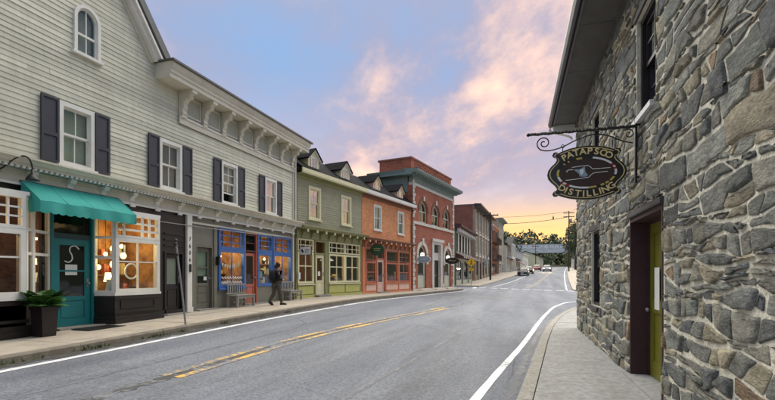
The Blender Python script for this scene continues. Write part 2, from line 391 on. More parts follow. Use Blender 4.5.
# ---- road asphalt
def asphalt():
    m = bpy.data.materials.new('asphalt'); m.use_nodes = True; MATS['asphalt'] = m
    nt = m.node_tree; N = nt.nodes; L = nt.links; b = N['Principled BSDF']; b.inputs['Roughness'].default_value = .82; b.inputs['Specular IOR Level'].default_value = .35
    tc = N.new('ShaderNodeTexCoord')
    def noise(s, d, r=.6, st=None):
        n = N.new('ShaderNodeTexNoise'); n.inputs['Scale'].default_value = s; n.inputs['Detail'].default_value = d; n.inputs['Roughness'].default_value = r
        if st:
            mp = N.new('ShaderNodeMapping'); mp.inputs[3].default_value = st; L.new(tc.outputs['Object'], mp.inputs[0]); L.new(mp.outputs[0], n.inputs[0])
        else: L.new(tc.outputs['Object'], n.inputs[0])
        return n.outputs[0]
    def rng(v, a, b_, lo=0., hi=1.):
        n = N.new('ShaderNodeMapRange'); n.inputs[1].default_value = a; n.inputs[2].default_value = b_; n.inputs[3].default_value = lo; n.inputs[4].default_value = hi; L.new(v, n.inputs[0]); return n.outputs[0]
    def mixc(f, a, b_, mode='MIX'):
        n = N.new('ShaderNodeMix'); n.data_type = 'RGBA'; n.blend_type = mode
        for i, v in ((0, f), (6, a), (7, b_)):
            if isinstance(v, tuple): n.inputs[i].default_value = (*v, 1)
            elif isinstance(v, float): n.inputs[i].default_value = v
            else: L.new(v, n.inputs[i])
        return n.outputs[2]
    c = mixc(rng(noise(.35, 6, .65), .35, .68), (0.190, 0.207, 0.245), (0.145, 0.158, 0.190))
    c = mixc(rng(noise(1.0, 7, .6, (1.0, .09, 1)), .42, .66, 0, .7), c, (0.280, 0.292, 0.32))
    c = mixc(rng(noise(.5, 5, .7, (1.0, .12, 1)), .54, .66, 0, .6), c, (0.105, 0.11, 0.122))    # oil-darkened lanes
    c = mixc(rng(noise(.16, 7, .72), .56, .60, 0, .35), c, (0.12, 0.125, 0.14))      # worn wheel paths, along the street
    c = mixc(rng(noise(24, 3, .65), .44, .60), c, mixc(1.0, c, (0.64, 0.64, 0.65), 'MULTIPLY'))
    c = mixc(rng(noise(120, 2, .6), .56, .72, 0, .32), c, (0.42, 0.43, 0.45))                       # pale aggregate
    # hairline cracks
    vo = N.new('ShaderNodeTexVoronoi'); vo.feature = 'DISTANCE_TO_EDGE'; vo.inputs['Scale'].default_value = .33
    wv = N.new('ShaderNodeMix'); wv.data_type = 'RGBA'; wv.inputs[0].default_value = .12; L.new(tc.outputs['Object'], wv.inputs[6])
    nn = N.new('ShaderNodeTexNoise'); nn.inputs['Scale'].default_value = 1.3; nn.inputs['Detail'].default_value = 8; L.new(tc.outputs['Object'], nn.inputs[0]); L.new(nn.outputs[1], wv.inputs[7]); L.new(wv.outputs[2], vo.inputs[0])
    ck = rng(vo.outputs[0], .0, .007, .8, 0); ckm = N.new('ShaderNodeMath'); ckm.operation = 'MULTIPLY'; L.new(ck, ckm.inputs[0]); L.new(rng(noise(.22, 3), .50, .62), ckm.inputs[1])
    c = mixc(ckm.outputs[0], c, (0.030, 0.030, 0.032))
    L.new(c, b.inputs['Base Color'])
    bp = N.new('ShaderNodeBump'); bp.inputs['Distance'].default_value = .012; L.new(noise(45, 4, .7), bp.inputs['Height']); L.new(bp.outputs[0], b.inputs['Normal'])
asphalt()
mat('concrete', (0.53, 0.46, 0.36), 0.88, var=.22, vscale=2.4, bump=.003, bscale=60, dirt=.30, col2=(0.36, 0.32, 0.27))
mat('concrete_gray', (0.42, 0.42, 0.41), 0.9, var=.25, vscale=11, bump=.010, bscale=70, dirt=.6, col2=(0.25, 0.25, 0.248))
mat('kerb_concrete', (0.27, 0.235, 0.185), 0.9, var=.35, vscale=5, bump=.006, bscale=30, dirt=.45)
mat('kerb_gray', (0.42, 0.40, 0.36), 0.9, var=.45, vscale=16, bump=.012, bscale=40, dirt=.5)
mat('joint_dirt', (0.10, 0.09, 0.075), 0.95, var=.4, vscale=7)
mat('gutter_dirt', (0.085, 0.080, 0.072), 0.95, var=.5, vscale=5)
mat('soil', (0.040, 0.052, 0.022), 0.95, var=.4, vscale=.5)
mat('weed', (0.09, 0.13, 0.03), 0.7, attr='tint', var=.2)

def paint_mat(name, col, wear, sc=9.0):
    """road paint worn through to the asphalt"""
    m = bpy.data.materials.new(name); m.use_nodes = True; MATS[name] = m
    nt = m.node_tree; N = nt.nodes; L = nt.links; b = N['Principled BSDF']; b.inputs['Roughness'].default_value = .7
    tc = N.new('ShaderNodeTexCoord')
    n = N.new('ShaderNodeTexNoise'); n.inputs['Scale'].default_value = sc; n.inputs['Detail'].default_value = 8; n.inputs['Roughness'].default_value = .75; L.new(tc.outputs['Object'], n.inputs[0])
    n2 = N.new('ShaderNodeTexNoise'); n2.inputs['Scale'].default_value = .8; n2.inputs['Detail'].default_value = 3; L.new(tc.outputs['Object'], n2.inputs[0])
    ad = N.new('ShaderNodeMath'); ad.operation = 'MULTIPLY_ADD'; ad.inputs[1].default_value = .7; L.new(n2.outputs[0], ad.inputs[0]); L.new(n.outputs[0], ad.inputs[2])
    mr = N.new('ShaderNodeMapRange'); mr.inputs[1].default_value = wear; mr.inputs[2].default_value = wear + .07; L.new(ad.outputs[0], mr.inputs[0])
    mx = N.new('ShaderNodeMix'); mx.data_type = 'RGBA'; L.new(mr.outputs[0], mx.inputs[0]); mx.inputs[6].default_value = (*col, 1); mx.inputs[7].default_value = (0.17, 0.175, 0.19, 1)
    L.new(mx.outputs[2], b.inputs['Base Color'])
paint_mat('white_line', (0.72, 0.73, 0.74), 0.97); paint_mat('yellow_line', (0.62, 0.38, 0.08), 0.77); paint_mat('old_gray', (0.33, 0.335, 0.34), 0.86)
paint_mat('tar_seam', (0.050, 0.050, 0.053), 0.86, 6.0); paint_mat('faint_seam', (0.105, 0.110, 0.122), 0.84, 6.0)

def sheet(name, xs, ys, zf, m):
    mb = MB(); nx = len(xs)
    for y in ys:
        for x in xs: mb.v.append((x, y, zf(x, y)))
    for j in range(len(ys) - 1):
        for i in range(nx - 1):
            a = j * nx + i; mb.f.append((a, a + 1, a + 1 + nx, a + nx))
    return mb.build(name, m, smooth=True)
# wide land sheet to the horizon, rising to hills at the end of the street
def land(x, y):
    d = g(x, min(y, 420)) - .35
    far = max(0, (math.hypot(x - 12, y) - 210)) / 1.0
    hill = 27 * (1 - math.exp(-(far / 130) ** 2)) if y > 0 else 10 * (1 - math.exp(-(far / 150) ** 2))
    side = 9 * (1 - math.exp(-(max(0, abs(x - xy(np.clip(y, 0, 420))) - 32) / 45) ** 2))
    return d + hill * (0.86 + .14 * math.sin(x * .017 + 1.3) * math.cos(y * .011)) + side
ax = sorted(set([round(v, 1) for v in list(np.arange(-40, 60, 5)) + list(np.arange(-200, 240, 20)) + [-1600, -1000, -600, -400, -280, 280, 400, 600, 1000, 1600]]))
ay = sorted(set([round(v, 1) for v in list(np.arange(-30, 140, 5)) + list(np.arange(140, 480, 15)) + [-1600, -900, -500, -250, -120, -60, 560, 700, 1000, 1600]]))
kind(sheet('ground', ax, ay, land, 'soil'), 'structure')
rx = list(np.concatenate([np.arange(-34, -12, 2.0), np.arange(-12, 10, .4), np.arange(10, 40, 2.0)])); ry = list(np.concatenate([np.arange(-14, 60, .5), np.arange(60, 232, 3)]))
RXA, RYA = np.array(rx), np.array(ry)
def groad(x, y):            # height of the road sheet as meshed, so paint lies exactly on it
    i = int(np.clip(np.searchsorted(RXA, x) - 1, 0, len(RXA) - 2)); j = int(np.clip(np.searchsorted(RYA, y) - 1, 0, len(RYA) - 2))
    u = (x - RXA[i]) / (RXA[i + 1] - RXA[i]); v = (y - RYA[j]) / (RYA[j + 1] - RYA[j])
    return (g(RXA[i], RYA[j]) * (1 - u) + g(RXA[i + 1], RYA[j]) * u) * (1 - v) + (g(RXA[i], RYA[j + 1]) * (1 - u) + g(RXA[i + 1], RYA[j + 1]) * u) * v
kind(sheet('road', rx, ry, lambda x, y: g(x, y), 'asphalt'), 'structure')

def strip(name, path, w, m, dz=.004, parent=None, jag=0.0):
    """flat marking following the road: path of (x,y)"""
    P = smoothpath([(p[0], p[1], 0) for p in path], 10); mb = MB()
    for i, p in enumerate(P):
        d = (P[min(i + 1, len(P) - 1)] - P[max(i - 1, 0)]).normalized(); s = Vector((d.y, -d.x, 0))
        w1 = w / 2 + random.uniform(-jag, jag); w2 = w / 2 + random.uniform(-jag, jag)
        for q in (p - s * w1, p + s * w2): mb.v.append((q.x, q.y, groad(q.x, q.y) + dz + .002))
        if i: n = 2 * i; mb.f.append((n - 2, n - 1, n + 1, n))
    return mb.build(name, m, parent)
def along(fn, y0, y1, off, st=1.5): return [(float(fn(y)) + off, y) for y in np.arange(y0, y1, st)]
kind(strip('edge_line', along(xl, -12, 37.5, .42), .13, 'white_line', jag=.008), 'structure')
kind(strip('edge_line', [(-1.55, -12), (-1.1, 0), (-.67, 5.9), (-.13, 11.3), (.26, 15.9), (.7, 20.2), (1.36, 24.9), (2.77, 29.6), (6.5, 31.6), (16, 32.6)], .125, 'white_line', jag=.006), 'structure')
for o in (-.13, .13):
    kind(strip('center_line', along(xy, 5.2, 20.1, o, 1.0), .125, 'yellow_line', jag=.004), 'structure')
    kind(strip('center_line', along(xy, 46.5, 190, o), .12, 'yellow_line'), 'structure')
kind(strip('tar_seam', along(xy, 1.0, 24, .0, .8), .17, 'tar_seam', dz=.001, jag=.05), 'structure')
kind(strip('edge_line', along(xy, 47, 190, -3.3), .13, 'white_line'), 'structure')
kind(strip('edge_line', along(xr, 47, 190, -.55), .13, 'white_line'), 'structure')
for i in range(9):                       # dashed line across the mouth of the street
    t0 = i / 9; a = Vector((-4.7, 43.8, 0)); b_ = Vector((4.3, 45.4, 0)); p = a.lerp(b_, t0); q = a.lerp(b_, t0 + .080)
    kind(strip('crosswalk_dash', [(p.x, p.y), (q.x, q.y)], .46, 'white_line'), 'structure')
kind(strip('stop_bar', [(-4.95, 41.9), (-5.0, 43.9)], .34, 'white_line'), 'structure')
kind(strip('stop_bar', [(-7.75, 39.3), (-7.7, 40.4)], .5, 'white_line'), 'structure')
# grit lying in the gutters
kind(strip('gutter_grit', along(xr, -12, 24, -.13), .12, 'faint_seam', dz=.001, jag=.04), 'structure')
kind(strip('gutter_grit', along(xl, -12, 37, .12), .22, 'gutter_dirt', dz=.002, jag=.08), 'structure')
kind(strip('tar_seam', along(xl, -6, 34, 1.85, .9), .05, 'faint_seam', dz=.001, jag=.02), 'structure')
kind(strip('tar_seam', along(xr, -6, 26, -2.0, .9), .045, 'faint_seam', dz=.001, jag=.02), 'structure')
kind(strip('road_patch', [(-5.0, 26.2), (-3.6, 27.0), (-2.0, 28.4), (-.6, 29.2)], .9, 'faint_seam', dz=.001, jag=.15), 'structure')
# asphalt repairs
mat('patch', (0.088, 0.092, 0.105), 0.85, var=.25, vscale=6, bump=.006, bscale=60)

# ---- sidewalks: slabs and kerb stones are pieces of the setting
def slab(parent, quad, m, top=.12, gap=.010):
    c = [sum(p[0] for p in quad) / 4, sum(p[1] for p in quad) / 4]; mb = MB(); n = 0
    pts = []
    for p in quad:
        d = Vector((c[0] - p[0], c[1] - p[1])); d.normalize(); pts.append((p[0] + d.x * gap, p[1] + d.y * gap))
    jz = random.uniform(-.004, .004)
    mb.v = [(p[0], p[1], g(*p) - .10) for p in pts] + [(p[0], p[1], g(*p) + top + jz) for p in pts]
    mb.f = [(4, 5, 6, 7), (0, 1, 5, 4), (1, 2, 6, 5), (2, 3, 7, 6), (3, 0, 4, 7)]
    return mb.build('paving_slab', m, parent)
def kerb(parent, path, side, m, w=.15, top=.125, ln=1.8):
    P = smoothpath([(p[0], p[1], 0) for p in path], 12)
    acc = [P[0]]; d = 0
    for a, b_ in zip(P, P[1:]):
        d += (b_ - a).length
        if d >= ln: acc.append(b_); d = 0
    for a, b_ in zip(acc, acc[1:]):
        t = (b_ - a).normalized(); s = Vector((t.y, -t.x, 0)) * side; a2 = a + t * .006; b2 = b_ - t * .006; j = random.uniform(-.008, .008)
        f0, f1 = a2 + s * j, b2 + s * (j + random.uniform(-.004, .004)); r0, r1 = a2 + s * (w - .004), b2 + s * (w - .004)
        mb = MB()
        zz = lambda p, h: (p.x, p.y, g(p.x, p.y) + h)
        c0, c1 = f0 + s * .022, f1 + s * .022; e0, e1 = f0 - s * .0, f1 - s * .0
        mb.v = [zz(f0, -.1), zz(f1, -.1), zz(e0, top - .028), zz(e1, top - .028), zz(c0, top), zz(c1, top), zz(r0, top + .001), zz(r1, top + .001), zz(r0, -.1), zz(r1, -.1)]
        mb.f = [(0, 1, 3, 2), (2, 3, 5, 4), (4, 5, 7, 6), (6, 7, 9, 8), (0, 2, 4, 6, 8), (1, 9, 7, 5, 3)]
        mb.build('kerb_stone', m, parent)
def bed(mb, quad, h=.10):
    n = len(mb.v); mb.v += [(p[0], p[1], g(*p) + h) for p in quad]; mb.f.append((n, n + 1, n + 2, n + 3))
def facade_x(y):          # street face of the left-hand row
    if y < 17.9: return -9.94
    if y < 38.2: return -9.96 + (y - 17.92) * .1809
    return -7.6
def left_walk():
    mb = MB(); ys = list(np.arange(-9, 38.4, 1.5))
    for a, b_ in zip(ys, ys[1:]): bed(mb, [(float(xl(a)) - .1, a), (float(xl(b_)) - .1, b_), (facade_x(b_) - .6, b_), (facade_x(a) - .6, a)])
    sw = kind(mb.build('sidewalk_left', 'joint_dirt'), 'structure')
    for a, b_ in zip(ys, ys[1:]):
        k0, k1 = float(xl(a)) - .15, float(xl(b_)) - .15; w0, w1 = facade_x(a) - .35, facade_x(b_) - .35
        m0, m1 = k0 + (w0 - k0) * .52, k1 + (w1 - k1) * .52
        slab(sw, [(k0, a), (m0, a), (m1, b_), (k1, b_)][::-1], 'concrete'); slab(sw, [(m0, a), (w0, a), (w1, b_), (m1, b_)][::-1], 'concrete')
    kerb(sw, along(xl, -9, 36.3, 0), -1, 'kerb_concrete')
    kerb(sw, [(-5.35, 36.2), (-5.5, 37.3), (-6.4, 38.2), (-8.5, 38.6), (-14, 38.8)], -1, 'kerb_concrete')
left_walk()
def right_walk():
    kp = [(-1.33, -9), (-.6, 0), (-.17, 5.7), (.41, 13.75), (1.13, 19), (2.24, 23.6), (4.6, 26.6), (8.5, 28.2), (18, 29)]
    P = smoothpath([(p[0], p[1], 0) for p in kp], 10)
    def kx(y):
        for a, b_ in zip(P, P[1:]):
            if a.y <= y <= b_.y: return a.x + (b_.x - a.x) * (y - a.y) / max(1e-6, b_.y - a.y)
        return P[-1].x
    mb = MB(); ys = [-9, -6, -3, -.4, 2.4, 5.0, 8.1, 11.0, 14.0]; ys2 = list(np.arange(14.0, 28.5, 1.5))
    wx = lambda y: 1.29 + (14.01 - y) * .0265
    for a, b_ in zip(ys, ys[1:]): bed(mb, [(kx(a) + .1, a), (wx(a) + .4, a), (wx(b_) + .4, b_), (kx(b_) + .1, b_)])
    for a, b_ in zip(ys2, ys2[1:]): bed(mb, [(kx(a) + .1, a), (19, a), (19, b_), (kx(b_) + .1, b_)])
    sw = kind(mb.build('sidewalk_right', 'joint_dirt'), 'structure')
    for a, b_ in zip(ys, ys[1:]): slab(sw, [(kx(a) + .21, a), (wx(a) + .12, a), (wx(b_) + .12, b_), (kx(b_) + .21, b_)], 'concrete_gray', gap=.006)
    for a, b_ in zip(ys2, ys2[1:]):
        k0, k1 = kx(a) + .21, kx(b_) + .21; e = [1.6 * i for i in range(13)]
        cuts0 = [k0] + [v for v in (3, 5, 7, 10, 13, 18) if v > max(k0, k1) + .5]
        cuts1 = [k1] + cuts0[1:]
        for i in range(len(cuts0) - 1): slab(sw, [(cuts0[i], a), (cuts0[i + 1], a), (cuts1[i + 1], b_), (cuts1[i], b_)], 'concrete_gray', gap=.006)
    kerb(sw, kp, 1, 'kerb_gray', w=.20, ln=2.6)
right_walk()
def far_walks():
    for side, nm in ((-1, 'sidewalk_far_left'), (1, 'sidewalk_far_right')):
        mb = MB(); ys = list(np.arange(46, 150, 3.0)); fn = xl if side < 0 else xr
        for a, b_ in zip(ys, ys[1:]):
            q = [(float(fn(a)), a), (float(fn(a)) + side * 7, a), (float(fn(b_)) + side * 7, b_), (float(fn(b_)), b_)]
            n = len(mb.v); mb.v += [(p[0], p[1], g(*p) + .12) for p in q] + [(q[0][0], q[0][1], g(*q[0]) - .05), (q[3][0], q[3][1], g(*q[3]) - .05)]
            mb.f += [(n, n + 1, n + 2, n + 3), (n, n + 4, n + 5, n + 3)]
            if a == 46: mb.v += [(q[1][0], q[1][1], g(*q[1]) - .05)]; mb.f.append((n, n + 1, n + 6, n + 4))
        kind(mb.build(nm, 'concrete'), 'structure')
far_walks()
def weeds():
    mb = MB(); cols = []
    for y in [4.1, 4.3, 4.7, 5.2, 6.1, 6.25, 6.4, 7.6, 7.75, 8.3, 9.9, 11.6, 13.0, 2.2, 3.0]:
        for k in range(random.randint(10, 34)):
            x = float(xl(y)) + random.uniform(-.02, .09); yy = y + random.gauss(0, .12); h = random.uniform(.03, .11); a = random.uniform(0, 6.28); z = g(x, yy)
            dx, dy = math.cos(a) * .012, math.sin(a) * .012; lx, ly = random.gauss(0, .035), random.gauss(0, .035)
            n = len(mb.v); mb.v += [(x - dx, yy - dy, z), (x + dx, yy + dy, z), (x + lx, yy + ly, z + h)]; mb.f.append((n, n + 1, n + 2)); cols.append([random.uniform(.5, 1.3)] * 3)
    o = mb.build('kerb_weeds', 'weed'); set_tint(o.data, cols); kind(o, 'stuff'); tag(o, 'weeds and dry grass sprouting along the left kerb', 'weeds')
weeds()

# ------------------------------------------------------------------ windows, doors
def sash_window(par, x0, x1, z0, z1, trim='white_trim', tw=.09, cols=2, rt=1, rb=1, glass='glass', back='blind', y=0.0, sill=True, tproud=.055, depth=.10, backd=.22, name='window', open_gap=0.0):
    """double-hung window: casing (the part), sashes, panes, sill, blind behind"""
    w = MB().frame(x0, x1, z0, z1, tw, y - tproud, y + .10, wt=tw * 1.15, wb=tw * .7).build(name, trim, par)
    a, b = x0 + tw, x1 - tw; c, d = z0 + tw * .7, z1 - tw * 1.15; mid = (c + d) / 2; sw = .045
    for (zz0, zz1, yy, rows) in ((mid, d, y + .015, rt), (c + open_gap, mid + .03, y + .045, rb)):
        s = MB().frame(a, b, zz0, zz1, sw, yy, yy + .035); m = .022
        gx = [a + sw + (b - a - 2 * sw) * i / cols for i in range(cols + 1)]; gz = [zz0 + sw + (zz1 - zz0 - 2 * sw) * i / rows for i in range(rows + 1)]
        for v in gx[1:-1]: s.box(v - m / 2, v + m / 2, yy + .004, yy + .03, zz0 + sw, zz1 - sw)
        for v in gz[1:-1]:
            for i in range(cols): s.box(gx[i] + (m / 2 if i else 0), gx[i + 1] - (m / 2 if i < cols - 1 else 0), yy + .006, yy + .028, v - m / 2, v + m / 2)
        s.build('sash', trim, w)
        for i in range(cols):
            for j in range(rows):
                p0, p1 = gx[i] + (m / 2 if i else 0), gx[i + 1] - (m / 2 if i < cols - 1 else 0); q0, q1 = gz[j] + (m / 2 if j else 0), gz[j + 1] - (m / 2 if j < rows - 1 else 0)
                MB().box(p0, p1, yy + .012, yy + .016, q0, q1).build('pane', glass, w)
    if sill: MB().box(x0 - .05, x1 + .05, y - tproud - .05, y + .02, z0 - .06, z0 - .001).build('sill', trim, w)
    if back:
        bm = back; lo = c + random.choice((0, .0, .35)) if open_gap == 0 else c + open_gap + .1
        MB().box(a + .01, b - .01, y + backd - .1, y + backd - .09, lo, d).build('blind', bm, w)
    MB().box(x0 + .01, x1 - .01, y + backd + .12, y + backd + .14, z0, z1).build('room_backing', 'dark_room', w)
    return w
def shop_window(par, x0, x1, z0, z1, trim, glass='glass', y=0.0, cols=1, rows=1, fw=.06, mw=.035, proud=.03, name='shop_window', back=.10):
    w = MB().frame(x0, x1, z0, z1, fw, y - proud, y + back)
    a, b, c, d = x0 + fw, x1 - fw, z0 + fw, z1 - fw
    gx = [a + (b - a) * i / cols for i in range(cols + 1)] if isinstance(cols, int) else [a + (b - a) * t for t in cols]
    gz = [c + (d - c) * i / rows for i in range(rows + 1)] if isinstance(rows, int) else [c + (d - c) * t for t in rows]
    nx, nz = len(gx) - 1, len(gz) - 1; m = mw
    for v in gx[1:-1]: w.box(v - m / 2, v + m / 2, y + .0, y + .05, c, d)
    for v in gz[1:-1]:
        for i in range(nx): w.box(gx[i] + (m / 2 if i else 0), gx[i + 1] - (m / 2 if i < nx - 1 else 0), y + .003, y + .047, v - m / 2, v + m / 2)
    o = w.build(name, trim, par)
    for i in range(nx):
        for j in range(nz):
            MB().box(gx[i] + (m / 2 if i else 0), gx[i + 1] - (m / 2 if i < nx - 1 else 0), y + .02, y + .026, gz[j] + (m / 2 if j else 0), gz[j + 1] - (m / 2 if j < nz - 1 else 0)).build('pane', glass, o)
    return o
def panel_door(par, x0, x1, z0, z1, m, y=0.0, glass_from=.42, glass='dark_glass', panels=1, knob=True, knob_side=1, split=1, inset=.12, name='door'):
    d = MB(); t = .05; gz0 = z0 + (z1 - z0) * glass_from; gz1 = z1 - inset
    d.box(x0, x0 + inset, y, y + t, z0, z1); d.box(x1 - inset, x1, y, y + t, z0, z1); d.box(x0 + inset, x1 - inset, y, y + t, gz1, z1); d.box(x0 + inset, x1 - inset, y, y + t, gz0 - .09, gz0)
    d.box(x0 + inset, x1 - inset, y, y + t, z0, z0 + .16); d.box(x0 + inset, x1 - inset, y + .018, y + t - .01, z0 + .16, gz0 - .09)
    o = d.build(name, m, par)
    pz0, pz1 = z0 + .16, gz0 - .09; h = (pz1 - pz0 - .05 * (panels - 1)) / panels
    for i in range(panels):
        c0 = pz0 + i * (h + .05); MB().prism([(x0 + inset + .04, c0 + .04), (x1 - inset - .04, c0 + .04), (x1 - inset - .04, c0 + h - .04), (x0 + inset + .04, c0 + h - .04)], y + .006, y + .02).build('panel', m, o)
    for k in range(split):
        a = gz0 + (gz1 - gz0) * k / split + (.02 if k else 0); b = gz0 + (gz1 - gz0) * (k + 1) / split - (.02 if k < split - 1 else 0)
        MB().box(x0 + inset, x1 - inset, y + .02, y + .026, a, b).build('pane', glass, o)
        if k: MB().box(x0 + inset, x1 - inset, y + .002, y + t - .004, a - .04, a).build('rail', m, o)
    if knob:
        kx = (x1 - inset / 2) if knob_side > 0 else (x0 + inset / 2); kz = z0 + .98
        MB().box(kx - .025, kx + .025, y - .012, y - .001, kz - .10, kz + .10).sphere((kx, y - .05, kz - .02), .03, seg=8, rings=5).build('door_knob', 'galv', o)
    return o
def boards(par, x0, x1, z0, z1, exp, m, cuts, right_edge=None, left_edge=None, name='siding_board', thick=.019, joined=False):
    """lapped clapboards; cuts: list of fn(z)->None or (xa,xb)"""
    z = z0; all_ = MB()
    while z < z1:
        ze = min(z + exp, z1); zm = (z + ze) / 2
        xa = x0 if left_edge is None else max(x0, left_edge(zm)); xb = x1 if right_edge is None else min(x1, right_edge(zm))
        ivs = [(xa, xb)]
        for cf in cuts:
            c = cf(zm)
            if not c: continue
            new = []
            for (p, q) in ivs:
                if c[1] <= p or c[0] >= q: new.append((p, q)); continue
                if c[0] > p: new.append((p, c[0]))
                if c[1] < q: new.append((c[1], q))
            ivs = new
        for (p, q) in ivs:
            if q - p < .02: continue
            cutx = [p]
            while not joined and q - cutx[-1] > 4.6: cutx.append(cutx[-1] + random.uniform(2.2, 4.2))
            cutx.append(q)
            for u, v in zip(cutx, cutx[1:]):
                mb = all_ if joined else MB()
                jo = random.uniform(-.004, .003); dz = random.uniform(-.003, .003)
                mb.prism([(-thick + jo, z + dz), (-thick + jo + .001, z + .012 + dz), (-.006, ze + .008), (.0, ze + .008), (.0, z + dz)], u + .002, v - .002, 'x')
                if not joined: mb.build(name, m, par)
        z += exp
    if joined: return kind(all_.build(name, m, par), 'stuff')
def rect_cut(x0, x1, z0, z1): return lambda z: (x0, x1) if z0 < z < z1 else None
def scroll_bracket(mb, x, w, ytop, z1, h):
    """S-curved eave bracket, projecting ytop out (towards -y) at the top"""
    pts = [(0, z1), (-ytop, z1), (-ytop, z1 - h * .12), (-ytop * .82, z1 - h * .22), (-ytop * .88, z1 - h * .30), (-ytop * .55, z1 - h * .36), (-ytop * .36, z1 - h * .50), (-ytop * .40, z1 - h * .62), (-ytop * .24, z1 - h * .74), (-ytop * .30, z1 - h * .86), (-ytop * .16, z1 - h), (0, z1 - h)]
    mb.prism(pts, x - w / 2, x + w / 2, 'x'); return mb
def interior(par, x0, x1, z0, z1, y0, depth, m, name='interior', floor='brown_room'):
    """shallow shop interior: back, sides, ceiling and floor"""
    b = MB(); b.quad((x0, y0 + depth, z0), (x1, y0 + depth, z0), (x1, y0 + depth, z1), (x0, y0 + depth, z1)); b.quad((x0, y0, z0), (x0, y0 + depth, z0), (x0, y0 + depth, z1), (x0, y0, z1))
    b.quad((x1, y0 + depth, z0), (x1, y0, z0), (x1, y0, z1), (x1, y0 + depth, z1)); b.quad((x0, y0 + depth, z1), (x1, y0 + depth, z1), (x1, y0, z1), (x0, y0, z1)); b.quad((x0, y0, z0), (x1, y0, z0), (x1, y0 + depth, z0), (x0, y0 + depth, z0))
    return b.build(name, m, par)
def interior_poly(par, pts, walls, z0, z1, m, name='interior'):
    b = MB(); n = len(pts)
    for z in (z0, z1): k = len(b.v); b.v += [(p[0], p[1], z) for p in pts]; b.f.append(tuple(range(k, k + n)))
    for i in walls: p, q = pts[i], pts[(i + 1) % n]; b.quad((p[0], p[1], z0), (q[0], q[1], z0), (q[0], q[1], z1), (p[0], p[1], z1))
    return b.build(name, m, par)
def lamp(par, loc, e, col=(1, .68, .34), r=.08):
    l = bpy.data.lights.new('shop_lamp', 'POINT'); l.energy = e; l.color = col; l.shadow_soft_size = r
    o = bpy.data.objects.new('shop_lamp', l); COL.objects.link(o); o.parent = par; o.location = loc; return o

